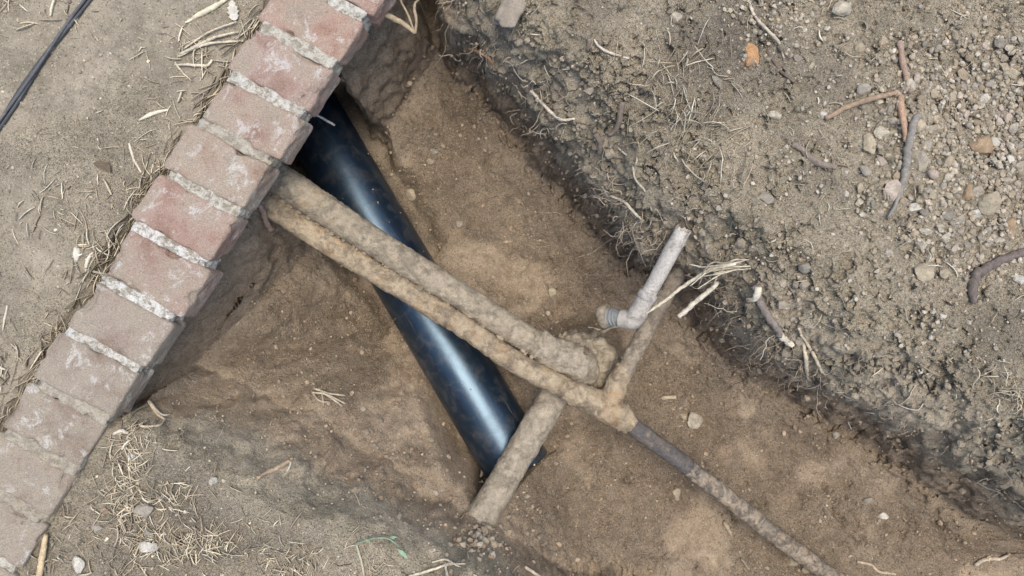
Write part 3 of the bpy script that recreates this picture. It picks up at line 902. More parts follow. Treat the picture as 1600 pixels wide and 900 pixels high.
# countable pebbles of the gravel spread at the right
taken = [(s[0], s[1], max(s[2], s[3])) for s in SL]
rp = random.Random(21)
cnt = 0
guard = 0
while cnt < 290 and guard < 20000:
    guard += 1
    px, py = rp.uniform(1340, 1612), rp.uniform(60, 440)
    dens = math.exp(-((px - 1540) / 110) ** 2 - ((py - 225) / 130) ** 2)
    if rp.random() > dens * 1.1:
        continue
    w = rp.uniform(9, 13) if rp.random() < 0.72 else rp.uniform(13, 20)
    if any((px - a) ** 2 + (py - b) ** 2 < (0.46 * (w + c)) ** 2 for a, b, c in taken):
        continue
    taken.append((px, py, w))
    c = rp.choice([TAN, TAN, PALE, GRY, (.36, .285, .19), PNK, (.33, .26, .175), (.30, .265, .21), (.36, .31, .24)])
    j = rp.uniform(.78, 1.12)
    put_stone('pebble', px, py, w, w * rp.uniform(.7, 1.0), rp.uniform(0, 3.1), tuple(v * j for v in c),
              'small rough stone among many in the gravel spread at the right', 'pebble', 'pebbles of the gravel spread', seed=cnt)
    cnt += 1

# ------------------------------------------------------------------ loose bits: grit, clods (nobody could count them)
def ico_base():
    bm = bmesh.new()
    bmesh.ops.create_icosphere(bm, subdivisions=1, radius=0.5)
    V = np.array([v.co[:] for v in bm.verts]); F = np.array([[v.index for v in f.verts] for f in bm.faces])
    bm.free()
    return V, F
IV, IF = ico_base()

def bits(name, P, size, tint, label, sink=0.25, seed=0, cat=None):
    r = np.random.default_rng(seed)
    n = len(P)
    q = r.normal(size=(n, 4)); q /= np.linalg.norm(q, axis=1)[:, None]
    w, x, y, z = q.T
    Rm = np.stack([1 - 2 * (y * y + z * z), 2 * (x * y - z * w), 2 * (x * z + y * w),
                   2 * (x * y + z * w), 1 - 2 * (x * x + z * z), 2 * (y * z - x * w),
                   2 * (x * z - y * w), 2 * (y * z + x * w), 1 - 2 * (x * x + y * y)], 1).reshape(n, 3, 3)
    sc = size[:, None] * r.uniform(0.6, 1.1, (n, 3))
    V = IV[None] * r.uniform(0.72, 1.25, (n, len(IV), 1)) * sc[:, None, :]
    V = np.einsum('nij,nvj->nvi', Rm, V)
    V[:, :, 2] *= 0.8
    V = V + P[:, None, :] + np.array([0, 0, 1.0])[None, None] * (size * (0.5 - sink))[:, None, None]
    F = IF[None] + (np.arange(n) * len(IV))[:, None, None]
    me = mesh_np(name, V.reshape(-1, 3), F.reshape(-1, 3), smooth=False, tint=np.repeat(tint, len(IV), 0))
    o = link_mesh(name, me, M_TINT)
    tag(o, label, cat or name, kind='stuff')
    return o

def off_wall(P, m=0.0):
    t, s = wall_ts(P[:, 0], P[:, 1])
    return ~((s > -WALL_W - m) & (s < 0.012 + m))

def vis_wall(px, py):
    w = np.stack([(px - 800) / pxm(WZ), (450 - py) / pxm(WZ)], 1)
    t, s = wall_ts(w[:, 0], w[:, 1])
    return ~((s > -WALL_W - 0.003) & (s < 0.004))

def scat(n, x0, x1, y0, y1, r, fn=None):
    px, py = r.uniform(x0, x1, n), r.uniform(y0, y1, n)
    k = vis_wall(px, py)
    if fn is not None:
        k &= r.uniform(size=n) < fn(px, py)
    px, py = px[k], py[k]
    P = hit(px, py)
    k = off_wall(P)
    return P[k], px[k], py[k]

r = np.random.default_rng(31)
def pal(n, r, cols, j=0.18):
    c = np.array(cols)[r.integers(0, len(cols), n)]
    return np.clip(c * r.uniform(1 - j, 1 + j, (n, 1)), 0, 1)
SOILC = [(.30, .255, .185), (.36, .305, .225), (.25, .21, .155), (.44, .38, .29), (.33, .275, .20)]
SUBC = [(.29, .215, .145), (.34, .26, .175), (.24, .178, .118), (.40, .315, .22)]

# fine gravel on the right
def g1(px, py):
    return np.clip(np.exp(-((px - 1540) / 130) ** 2 - ((py - 220) / 170) ** 2) + 0.55 * np.exp(-((px - 1230) / 60) ** 2 - ((py - 30) / 60) ** 2)
                   + 0.05 * (px > 1050) * (py < 560), 0, 1)
P, px, py = scat(26000, 1000, 1640, -30, 640, r, g1)
k = height(P[:, 0], P[:, 1]) > -0.09
P = P[k]
bits('gravel', P, r.gamma(2.6, 0.0024, len(P)).clip(.0022, .0125), pal(len(P), r, SOILC + [(.42, .37, .29), (.38, .30, .20)]), 'fine grey brown gravel strewn over the ground at the right', seed=1)
# crumbs everywhere on the top ground
P, px, py = scat(17000, -30, 1640, -30, 930, r)
k = (P[:, 2] > -0.13)
P = P[k]
bits('soil_crumbs', P, r.gamma(2.0, 0.0013, len(P)).clip(.0012, .0065), pal(len(P), r, SOILC + [(.40, .35, .27)]), 'loose grey crumbs of topsoil around the trench', seed=2, cat='soil')
# crumbs on bank and floor
def g3(px, py):
    v = 0.35 + 0.65 * (fbm2(px / 100, py / 100, 1.1, 2, 77) > 0.15)
    return v
P, px, py = scat(24000, 200, 1640, -10, 930, r, g3)
k = (P[:, 2] <= -0.13)
P = P[k]
bits('subsoil_crumbs', P, r.gamma(1.7, 0.0020, len(P)).clip(.0014, .015), pal(len(P), r, SUBC), 'loose brown crumbs of earth inside the trench', seed=3, cat='soil')
# clods along the banks
P, px, py = scat(6000, 560, 1640, -10, 900, r)
k = (P[:, 2] < -0.015) & (P[:, 2] > -0.36) & (r.uniform(size=len(P)) < 0.35)
P = P[k]
bits('bank_clods', P, r.gamma(3.0, 0.0032, len(P)).clip(.004, .024), pal(len(P), r, [(.25, .21, .155), (.29, .245, .18), (.21, .178, .132)]), 'dark grey clods crumbling from the trench bank', sink=0.42, seed=4, cat='soil')
P, px, py = scat(420, 700, 800, 790, 885, r, lambda px, py: np.exp(-((px - 752) / 32) ** 2 - ((py - 838) / 24) ** 2))
bits('foot_clods', P, r.gamma(2.4, 0.0042, len(P)).clip(.003, .022), pal(len(P), r, SUBC + SOILC), 'loose clods banked round the foot of the drain pipe', sink=.35, seed=12, cat='soil')
P, px, py = scat(5200, 260, 1600, 60, 900, r, lambda px, py: 0.12 + 0.8 * (fbm2(px / 100, py / 100, .9, 3, 78) > 0.22))
P = P[P[:, 2] < -.3]
bits('floor_clods', P, r.gamma(1.8, 0.0032, len(P)).clip(.0025, .018), pal(len(P), r, SUBC), 'brown clods scattered in patches on the trench floor', sink=.38, seed=13, cat='soil')
# crumbs packed in the seam between the two old pipes
q = r.uniform(0, 1, 300) ** 1.6
cx = np.interp(q, [0, .2, .45, .7, 1], [425, 500, 620, 727, 850]); cy = np.interp(q, [0, .2, .45, .7, 1], [301, 350, 426, 491, 567])
cz = np.interp(q, [0, 1], [-.132, -.245])
P = np.array([W(a + r.normal() * 4, b + r.normal() * 3.5, z - .013 + r.normal() * .004) for a, b, z in zip(cx, cy, cz)])
bits('seam_soil', P, r.gamma(1.6, 0.0042, len(P)).clip(.003, .020), pal(len(P), r, [(.29, .235, .165), (.33, .27, .19), (.25, .20, .14)]), 'crumbly soil packed between the two old pipes', seed=5, cat='soil')

P, px, py = scat(3600, -20, 640, -20, 920, r, lambda px, py: np.clip(np.exp(-((px - 210) / 150) ** 2 - ((py - 830) / 110) ** 2) + 0.22 * (py < 640), 0, 1))
P = P[P[:, 2] > -.12]
bits('chaff', P, r.gamma(2.2, 0.0017, len(P)).clip(.0015, .010), pal(len(P), r, [(.46, .40, .29), (.30, .25, .18), (.20, .165, .12), (.55, .49, .37), (.25, .21, .155)]), 'broken chaff and leaf crumbs lying among the straw', seed=8, cat='chaff')
q = r.uniform(0.25, 1, 90); th = r.normal(0, .8, 90)
side = np.cross((BP_B - BP_A) / np.linalg.norm(BP_B - BP_A), [0, 0, 1.0])
P = BP_A[None] + (BP_B - BP_A)[None] * q[:, None] + R0 * (np.sin(th)[:, None] * side[None] + np.cos(th)[:, None] * np.array([0, 0, 1.0])[None])
bits('pipe_crumbs', P, r.gamma(1.2, 0.0012, len(P)).clip(.0008, .006), pal(len(P), r, SUBC), 'small crumbs of earth fallen onto the black pipe', seed=9, cat='soil', sink=.3)
# ------------------------------------------------------------------ straw, rootlets
def strands(name, P, R, tint, label, kind='stuff', cat=None, mat=None, parent=None):
    """P (m,k,3), R (m,k), tint (m,3)"""
    m, kk, _ = P.shape
    T = np.gradient(P, axis=1)
    T /= np.linalg.norm(T, axis=2)[..., None] + 1e-12
    ref = np.array([0.13, 0.21, 0.97])
    N = np.cross(T, ref); N /= np.linalg.norm(N, axis=2)[..., None] + 1e-12
    B = np.cross(T, N)
    ang = np.array([0, 2.094, 4.189]) + 0.5
    V = P[:, :, None, :] + R[:, :, None, None] * (np.cos(ang)[None, None, :, None] * N[:, :, None] + np.sin(ang)[None, None, :, None] * B[:, :, None])
    V = V.reshape(-1, 3)
    base = (np.arange(m) * kk * 3)[:, None, None] + (np.arange(kk - 1) * 3)[None, :, None]
    j = np.arange(3)
    F = np.stack([base + j, base + (j + 1) % 3, base + 3 + (j + 1) % 3, base + 3 + j], -1).reshape(-1, 4)
    me = mesh_np(name, V, F, True, np.repeat(tint, kk * 3, 0))
    o = link_mesh(name, me, mat or M_TINT, parent)
    if kind:
        tag(o, label, cat or name, kind=kind)
    return o

def lay(P, L, r, k=5, curl=0.5, lift=0.003, ang=None, R=0.0007, rise=0.0):
    """strands lying on the ground starting around P"""
    n = len(P)
    a = r.uniform(0, 2 * math.pi, n) if ang is None else ang
    da = r.normal(0, curl, n)
    X = np.zeros((n, k, 3)); cur = P[:, :2].copy()
    for i in range(k):
        X[:, i, :2] = cur
        cur = cur + np.stack([np.cos(a), np.sin(a)], 1) * (L / (k - 1))[:, None]
        a = a + da / (k - 1) + r.normal(0, curl * 0.20, n)
    g = height(X[..., 0], X[..., 1])
    g = np.maximum(g, P[:, 2:3] - 0.02)
    # stiff: between the ground heights of both ends
    lin = np.linspace(0, 1, k)[None]
    st = g[:, :1] * (1 - lin) + g[:, -1:] * lin
    z = np.maximum(g, st * 0.7 + g * 0.3)
    X[..., 2] = z + lift * r.uniform(0.2, 1.6, (n, 1)) + rise * r.uniform(0, 1, (n, 1)) * np.sin(lin * math.pi)
    Rr = np.full((n, k), 1.75) * R * r.uniform(0.45, 1.3, (n, 1)) * (1 + 0.9 * (r.uniform(size=(n, 1)) < .10))
    Rr[:, -1] *= 0.4; Rr[:, 0] *= 0.7
    return X, Rr

STR = [(.60, .52, .37), (.50, .42, .29), (.68, .61, .46), (.40, .33, .23), (.30, .245, .18), (.46, .39, .285)]
def blobs(lst):
    def fn(px, py):
        v = np.zeros_like(px)
        for a, b, rx, ry, w in lst:
            v = np.maximum(v, w * np.exp(-((px - a) / rx) ** 2 - ((py - b) / ry) ** 2))
        return np.clip(v * (0.15 + 1.35 * sst(-0.25, 0.35, fbm2(px / 100, py / 100, 2.2, 3, 79))), 0, 1)
    return fn
XS, RS, TS = [], [], []
def add_straw(n, box, fn, L, R, curl=0.5, pal_=STR, lift=0.003, rise=0.004, k=5, zmin=-.3, lean=None):
    P, px, py = scat(n, *box, r, fn)
    P = P[P[:, 2] > zmin]
    X, Rr = lay(P, r.uniform(L[0], L[1], len(P)) * r.uniform(.5, 1, len(P)), r, k, curl, lift, None if lean is None else r.normal(lean, .75, len(P)) + math.pi * (r.uniform(size=len(P)) < .2), R, rise)
    # keep clear of the bricks
    t, s = wall_ts(X[..., 0], X[..., 1])
    ok = ~((s > -WALL_W + 0.004) & (s < -0.006) & (t < 1.3)).any(1)
    XS.append(X[ok]); RS.append(Rr[ok]); TS.append(pal(ok.sum(), r, pal_, .15))
# litter below the wall (lower left)
add_straw(6500, (20, 620, 640, 920), blobs([(190, 740, 60, 60, 1), (170, 830, 110, 70, .95), (300, 870, 130, 60, .75), (430, 885, 130, 40, .6), (250, 790, 90, 60, .5), (560, 890, 120, 30, .35)]), (.010, .050), .0008, .4)
# behind the wall
add_straw(3600, (-20, 460, -20, 720), blobs([(330, 90, 55, 35, 1), (225, 85, 22, 28, .8), (285, 150, 40, 50, .6), (230, 270, 40, 60, .6), (195, 330, 40, 45, .7), (140, 400, 50, 50, .7), (70, 370, 60, 40, .35), (10, 20, 25, 30, .7), (130, 30, 40, 20, .6), (75, 500, 60, 60, .4), (20, 600, 40, 40, .7), (70, 320, 60, 30, .4)]), (.012, .06), .0009, .4)
# along the gutter behind the wall
n = 520
ts = r.uniform(-0.12, 1.1, n); ss = -WALL_W - np.abs(r.normal(0.004, 0.014, n)) - .003
xy = P0[None] + U[None] * ts[:, None] + NR[None] * ss[:, None]
P = np.concatenate([xy, height(xy[:, 0], xy[:, 1])[:, None]], 1)
a0 = math.atan2(U[1], U[0])
X_, R_ = lay(P, r.uniform(.01, .06, n), r, 5, .3, .004, a0 + r.normal(0, .35, n) + math.pi * r.integers(0, 2, n), .0008, .008)
t, s = wall_ts(X_[..., 0], X_[..., 1])
ok = (s < -WALL_W + .002).all(1)
XS.append(X_[ok]); RS.append(R_[ok]); TS.append(pal(ok.sum(), r, STR + [(.20, .16, .11)] * 3, .15))
# thin scatter on the right and on the left ground
add_straw(900, (760, 1640, -20, 700), lambda px, py: 0.5 + 0 * px, (.008, .045), .0006, .9, STR + [(.24, .2, .15)] * 2, zmin=-.2)
add_straw(420, (-20, 460, -20, 700), lambda px, py: 0.5 + 0 * px, (.004, .022), .0006, .5)
add_straw(160, (250, 1600, 150, 900), None, (.005, .022), .0006, .5, [(.42, .35, .25), (.3, .24, .17)], zmin=-.6)
# dry grass tangle on the bank
add_straw(950, (960, 1200, 60, 300), blobs([(1075, 170, 55, 60, 1), (1040, 205, 40, 25, .8), (1110, 290, 40, 40, .5)]), (.02, .09), .0007, .3, STR, .004, .026, 6, lean=1.0)
add_straw(260, (1480, 1620, 560, 700), blobs([(1560, 625, 50, 35, 1)]), (.015, .06), .0006, .9, STR, .003, .012, 6)
add_straw(120, (1380, 1520, 340, 480), blobs([(1455, 400, 35, 35, 1)]), (.02, .06), .0006, .5, STR, .003, .012, 6)
XS5 = [x for x in XS if x.shape[1] == 5]
strands('straw_litter', np.concatenate([x for x in XS if x.shape[1] == 5]), np.concatenate([a for a in RS if a.shape[1] == 5]),
        np.concatenate([c for x, c in zip(XS, TS) if x.shape[1] == 5]), 'dry straw and grass clippings strewn on the ground', cat='straw')
six = [(x, a, c) for x, a, c in zip(XS, RS, TS) if x.shape[1] == 6]
for (x, a, c), lab in zip(six, ('tangled dry grass tuft on the shoulder of the right bank', 'dry grass tuft near the right picture edge above the bank', 'sparse dry grass around the rough tan stone at the right')):
    strands('dry_grass', x, a, c, lab, kind=None)
    tag(bpy.context.scene.collection.objects[-1], lab, 'grass tuft')

# fine rootlets hanging out of the right bank
def rootlets(n, fn, box, L, R, seed, out=0.02, pal_=None):
    rr = np.random.default_rng(seed)
    P, px, py = scat(n, *box, rr, fn)
    k = 8
    N = ground_normal(P)
    m = len(P)
    d = N * rr.uniform(.2, 1, (m, 1)) + np.array([-.25, -.25, -.55])[None] + rr.normal(0, .55, (m, 3))
    d /= np.linalg.norm(d, axis=1)[:, None]
    X = np.zeros((m, k, 3)); cur = P - N * 0.004
    Ls = rr.uniform(L[0], L[1], m) * rr.uniform(.4, 1, m)
    for i in range(k):
        X[:, i] = cur
        d = d + rr.normal(0, .38, (m, 3)); d[:, 2] -= 0.06
        d /= np.linalg.norm(d, axis=1)[:, None]
        cur = cur + d * (Ls / (k - 1))[:, None]
        g = height(cur[:, 0], cur[:, 1])
        cur[:, 2] = np.maximum(cur[:, 2], g + 0.003)
    Rr = 1.8 * R * rr.uniform(.5, 1.4, (m, 1)) * np.linspace(1, .45, k)[None]
    return X, Rr, pal(m, rr, pal_ or [(.38, .31, .225), (.26, .21, .15), (.56, .48, .36), (.13, .105, .075), (.46, .36, .25)], .15)
lipline = [(700, 20), (760, 85), (830, 160), (870, 215), (910, 270), (950, 315), (1000, 350), (1050, 380), (1110, 430), (1150, 470), (1200, 530), (1260, 570), (1330, 610), (1420, 660), (1500, 710), (1570, 760)]
fnl = blobs([(a, b, 42, 34, 1 if 900 < a < 1350 else .75) for a, b in lipline])
X1, R1_, T1 = rootlets(8500, fnl, (640, 1620, -10, 800), (.02, .085), .00058, 51)
fn2 = blobs([(960, 330, 60, 45, 1), (1000, 235, 55, 45, .8), (1150, 450, 50, 50, 1), (1200, 560, 60, 40, .9), (1110, 110, 90, 60, .3), (620, 30, 50, 40, .9), (250, 610, 25, 40, 1), (240, 640, 30, 30, .8), (740, 880, 40, 30, .6), (420, 340, 14, 30, .8), (590, 870, 70, 30, .4)])
X2, R2, T2 = rootlets(5000, fn2, (180, 1300, -10, 920), (.02, .10), .0006, 52)
X3, R3, T3 = rootlets(650, blobs([(a, b, 50, 40, .8) for a, b in lipline]), (640, 1620, -10, 800), (.05, .13), .0010, 53, pal_=[(.44, .37, .27), (.34, .27, .19), (.55, .48, .37)])
strands('fine_roots', np.concatenate([X1, X2, X3]), np.concatenate([R1_, R2, R3]), np.concatenate([T1, T2, T3]), 'fine hairlike rootlets hanging from the cut bank', cat='roots')

# ------------------------------------------------------------------ single roots, sticks, stalks
def stick_mesh(pts_, seed, lift, amp=0.32, ns=10, n=None, zs=None):
    P = []
    for q, p in enumerate(pts_):
        px, py, rpx = p[:3]
        if len(p) > 3:
            g = W(px, py, p[3])
        else:
            g = hit(px, py)[0]
            g[2] += lift
        P.append([g[0], g[1], g[2], rpx / pxm(g[2])])
    P = np.array(P)
    L = np.linalg.norm(np.diff(P[:, :3], axis=0), axis=1).sum()
    S = spline(P, n or max(6, int(L / 0.006)))
    S[:, 3] = np.maximum(S[:, 3], 0.0004)
    rr = np.random.default_rng(seed)
    S[:, :3] += rr.normal(0, S[:, 3].mean() * 0.12, (len(S), 3))
    return tube_arrays(S[:, :3], S[:, 3], ns, amp * S[:, 3].mean(), 140, 3, seed)

def stick(name, label, cat, pts_, col, seed=0, lift=0.004, mat=None, parent=None):
    V, F = stick_mesh(pts_, seed, lift)
    o = link_mesh(name, pyd(name, V, F), mat or M_WOOD, parent, col)
    if parent is None:
        tag(o, label, cat)
    return o

def branched(name, label, cat, arms, part='branch'):
    c = hit(*arms[0][0][0][:2])[0]
    e = empty(name, c)
    tag(e, label, cat)
    for q, (p, col) in enumerate(arms):
        stick(part, None, None, p, col, 60 + q, 0.008, parent=e)
    return e

PR, ORG, GW, STW, DKW = (.30, .215, .155), (.42, .27, .155), (.245, .21, .17), (.60, .52, .38), (.16, .125, .095)
branched('brown_root', 'brown three armed root fragment lying across the right gravel', 'root',
         [([(1402, 66, 3), (1406, 95, 4.5), (1412, 120, 4), (1419, 146, 4)], (.34, .24, .175)),
          ([(1287, 186, 3.5), (1325, 167, 4), (1365, 154, 4), (1398, 147, 3)], (.33, .235, .155)),
          ([(1405, 150, 4), (1404, 170, 5), (1409, 195, 4.5), (1411, 222, 2)], (.42, .27, .175))])
stick('grey_stick', 'long grey stick lying below the brown root in the gravel', 'stick', [(1430, 182, 5), (1420, 200, 5.5), (1413, 245, 5.5), (1408, 278, 5), (1398, 312, 3), (1384, 340, 2)], (.25, .225, .19), 3, .012)
stick('bent_stick', 'bent dark stick on soil at the right picture edge', 'stick', [(1622, 386, 6), (1580, 399, 6), (1545, 414, 6.5), (1523, 430, 7), (1516, 448, 7), (1518, 473, 5)], (.155, .125, .105), 4, .008)
stick('root', 'short grey brown root half buried right of the dry grass tuft', 'root', [(1237, 226, 4), (1252, 234, 4), (1268, 249, 5), (1288, 258, 5), (1306, 262, 3)], (.235, .19, .15), 5, .002)
stick('root', 'thin dark root curving below the orange brick chip', 'root', [(1197, 80, 2), (1210, 98, 2.4), (1222, 114, 2.5), (1240, 128, 1.5)], DKW, 6, .002)
stick('root', 'thin pale root at top running down toward the orange chip', 'root', [(1166, -6, 2), (1178, 25, 2), (1200, 50, 2.3), (1216, 68, 2), (1224, 92, 1)], (.50, .43, .32), 7, .004)
rt = stick('bank_root', 'thick grey root with broken white tip hanging over the bank', 'root',
           [(1178, 445, 5), (1184, 468, 5.5), (1197, 493, 5.5), (1208, 508, 5.5), (1216, 524, 5)], (.215, .180, .150), 8, .010)
stick('broken_tip', None, None, [(1214, 520, 5), (1222, 529, 4.8), (1236, 540, 3.2)], (.62, .55, .42), 9, .011, parent=rt)
stick('splintered_end', None, None, [(1182, 448, 4.5), (1180, 458, 5.5), (1175, 468, 4), (1163, 466, 1.5)], (.66, .58, .44), 10, .014, parent=rt)
branched('forked_root', 'forked pale root dangling below the bank, right of the white tipped root', 'root',
         [([(1246, 512, 1.5), (1252, 535, 2.5), (1257, 560, 2.8), (1258, 575, 3), (1260, 592, 1.2)], (.50, .42, .30)),
          ([(1249, 522, 1.5), (1262, 542, 2.2), (1272, 560, 2.3), (1282, 582, 1.5)], (.50, .42, .30))])
stick('straw_stalk', 'long pale straw stalk reaching over the branch pipe by the grey pipe', 'straw', [(1150, 412, 2, -.03), (1112, 421, 2.5, -.05), (1075, 442, 2.5, -.08), (1045, 465, 2.3, -.10), (1010, 490, 1.4, -.12)], STW, 11)
stick('straw_stalk', 'short thick pale stalk jutting over the trench floor right of the grey pipe', 'straw', [(1122, 442, 2.5, -.09), (1106, 456, 3.5, -.10), (1084, 474, 3.8, -.115), (1060, 496, 3.6, -.13)], (.62, .55, .42), 12)
bun = empty('straw_bundle', W(1130, 415, -.05))
tag(bun, 'bundle of pale dry stalks jutting from the bank beside the grey pipe', 'straw')
rr = random.Random(5)
for q in range(14):
    y0 = rr.uniform(406, 424); x0 = rr.uniform(1128, 1180); x1 = rr.uniform(1076, 1125)
    stick('stalk', None, None, [(x0, y0 - 4, .8, -.045 + rr.uniform(-.01, .01)), ((x0 + x1) / 2 + rr.uniform(-10, 10), y0 + rr.uniform(-5, 5), 1.25, -.045 + rr.uniform(-.012, .012)), (x1, y0 + rr.uniform(-8, 30), .6, -.055 + rr.uniform(-.015, .01))],
          (lambda f: tuple(v * f for v in STW))(rr.uniform(.5, .95)), 100 + q, parent=bun)
for q, (lab, p, col) in enumerate((
    ('white root kinked over the bank edge left of the dry grass tuft', [(829, 142, 2.2), (845, 160, 2.4), (862, 177, 2.4), (878, 188, 2.2), (898, 186, 1.4)], (.58, .50, .38)),
    ('thin pale root trailing down the bank below the dry grass tuft', [(965, 232, 1.4), (985, 250, 1.5), (992, 280, 1.5), (1008, 300, 1.4), (1018, 330, 1)], (.45, .38, .28)),
    ('pale root lying on the bank above the grey pipe end', [(953, 306, 1.6), (975, 316, 2.0), (990, 332, 2), (1004, 345, 1.2)], (.52, .45, .33)),
    ('forking reddish root emerging from the bank near the broken block', [(732, 76, 2), (752, 84, 2.6), (768, 96, 2.6), (772, 112, 1.5)], (.40, .24, .13)),
    ('brown root knot sticking out of the bank below the white kinked root', [(972, 160, 4), (968, 185, 4.5), (962, 205, 3.5), (950, 212, 3)], (.19, .15, .115)),
    ('brown root stub on the bank right below the brown root knot', [(930, 210, 4.5), (938, 225, 4.5), (936, 242, 3)], (.17, .135, .105)),
    ('stiff root fragment on the upper bank left of the dry grass tuft', [(921, 62, 3), (918, 80, 3), (926, 66, 2)], (.24, .19, .14)),
    ('pale angled root on the upper bank above the white kinked root', [(928, 63, 1.6), (938, 76, 2), (960, 86, 2), (982, 92, 1.2)], (.55, .48, .37)),
    ('pale thin root at the bottom right corner of the trench floor', [(1522, 882, 2.5), (1538, 873, 2.8), (1560, 872, 2.4), (1575, 866, 1.6)], (.58, .48, .35)),
    ('brown curved root on the trench floor right of the steel pipe tail', [(1338, 876, 1.6), (1360, 882, 2), (1372, 892, 2.3), (1398, 896, 2)], (.46, .36, .25)),
    ('thin forking root lying on trench floor left of the grey pipe', [(903, 402, 1.0), (925, 395, 1.4), (945, 380, 1.4), (970, 368, 1.5), (1005, 362, 1.5)], (.36, .29, .21)),
)):
    stick('root', lab, 'root', p, col, 130 + q, .004)
branched('fibrous_root', 'fibrous tan root hanging across the top of the trench beside the wall', 'root',
         [([(585, 16, 3.2, -.02), (605, 24, 4, -.03), (628, 36, 4, -.04), (649, 52, 2.5, -.05)], (.42, .33, .21)),
          ([(649, 52, 2, -.05), (650, 30, 2.2, -.045), (648, 8, 2, -.04), (660, -8, 1.5, -.03)], (.33, .26, .17)),
          ([(647, 48, 1.5, -.05), (637, 22, 1.6, -.04), (623, -4, 1.4, -.03)], (.36, .28, .18))])
stick('root', 'white rootlet lying over the black pipe close to the wall', 'root', [(478, 172, 1.4, -.20), (495, 180, 1.8, -.215), (510, 188, 1.8, -.225), (523, 196, 1.6, -.235)], (.55, .50, .42), 150)
stick('root', 'reddish root hanging beneath the wall left of the old pipes', 'root', [(404, 318, 3, -.09), (411, 332, 4, -.12), (416, 346, 4.2, -.16), (425, 360, 4, -.20)], (.36, .25, .185), 151)
stick('stick', 'short stick standing at the left end corner of the black pipe', 'stick', [(751, 745, 2, -.40), (755, 732, 2.4, -.38), (759, 720, 2.6, -.36)], (.33, .27, .20), 152)
stick('twig', 'small pale twig on trench floor right of the branch pipe', 'twig', [(1032, 622, 2.6), (1044, 621, 3), (1056, 620, 2.6)], (.45, .37, .26), 153, .003)
stick('twig', 'small slanted twig on trench floor below the steel pipe', 'twig', [(1130, 814, 2.2), (1136, 823, 2.8), (1142, 835, 2)], (.42, .34, .24), 154, .003)
stick('twig', 'dark small twig near the bottom edge of the trench floor', 'twig', [(1157, 872, 2.2), (1163, 880, 2.4), (1170, 889, 2)], (.26, .21, .15), 155, .003)
branched('splintered_stick', 'splintered orange tipped stick sticking out of the left bank', 'stick',
         [([(404, 745, 1.6), (420, 736, 3), (440, 727, 3.4), (455, 718, 2.4)], (.40, .30, .20)),
          ([(437, 729, 2), (450, 720, 2.4), (460, 714, 1.5)], (.58, .36, .20)), ([(456, 716, 1.4), (455, 726, 1.5), (450, 735, .8)], (.55, .47, .36))], 'splinter')
stick('straw_stick', 'tan straw stick standing along the wall foot at the bottom left', 'straw', [(66, 905, 4), (70, 880, 4.2), (74, 855, 4), (78, 832, 3)], (.55, .42, .25), 156, .012)
branched('dry_stalk', 'tangle of pale bent stalks on the bank near the drain pipe foot', 'straw',
         [([(640, 898, 1.6), (675, 888, 2), (700, 880, 1.6), (728, 879, 1.2)], (.58, .50, .37)), ([(676, 876, 1), (696, 872, 1.8), (712, 880, 1.6), (745, 898, 1.2)], (.55, .48, .36)),
          ([(697, 876, 1.6), (698, 890, 2), (704, 908, 1.4)], (.60, .52, .39)), ([(820, 884, 2), (836, 894, 2.6), (850, 902, 1.5)], (.50, .42, .30))], 'stalk')
for q, (lab, p, col, lf) in enumerate((
    ('broad flat straw blade lying on soil at the top left', [(291, 37, 1.2), (312, 25, 3.6), (335, 12, 3.8), (358, -2, 2)], (.62, .55, .38), .004),
    ('pale straw sliver on soil left of the wall', [(218, 189, 1.0), (235, 180, 2.8), (250, 175, 2.4), (264, 172, 1)], (.62, .56, .42), .003),
    ('pale upright straw sliver on soil left of the wall middle', [(203, 224, 1.5), (208, 243, 2), (214, 256, 1.8), (222, 270, 1)], (.58, .51, .38), .003),
    ('thin pale straw at the far left above the lower wall', [(6, 516, .8), (9, 498, 1.6), (13, 477, 1.2)], (.55, .49, .38), .003),
    ('curled pale leaf scrap in the gutter left of the wall', [(136, 425, 1), (138, 410, 2.6), (144, 398, 2.6), (148, 394, 1)], (.62, .56, .44), .004),
    ('whitish leaf scrap on soil left of the curled leaf', [(120, 410, 2), (122, 398, 5), (121, 388, 3.5)], (.60, .56, .46), .003),
)):
    stick('dry_straw', lab, 'straw', p, col, 170 + q, lf, M_LEAF)
branched('loose_straw', 'looped bunch of pale straw on soil beside the upper wall', 'straw',
         [([(276, 103, 1.2), (300, 103, 2), (326, 104, 2), (334, 95, 1.5)], STW), ([(282, 90, 1.6), (300, 80, 2), (330, 70, 2), (382, 66, 1.2)], STW), ([(284, 86, 2), (310, 74, 2.2), (340, 60, 2), (375, 52, 1.2)], (.54, .47, .34)),
          ([(276, 100, 1.2), (288, 115, 1.4), (302, 128, 1)], (.52, .44, .31)), ([(290, 78, 1), (330, 52, 1.4), (372, 36, 1)], (.58, .5, .36))], 'stalk')
branched('loose_straw', 'small fan of dry straw on the trench floor left of the black pipe', 'straw',
         [([(492, 606, 1.4), (515, 614, 1.6), (540, 617, 1)], (.44, .37, .26)), ([(489, 612, 1), (512, 616, 1.6), (541, 630, 1)], (.48, .40, .29)), ([(500, 604, 1), (505, 618, 1.4), (507, 634, .8)], (.40, .33, .24)),
          ([(498, 607, 1), (520, 622, 1.5), (536, 634, .8)], (.46, .39, .28)), ([(488, 610, 1), (500, 625, 1.2), (518, 628, .8)], (.42, .35, .25))], 'stalk')
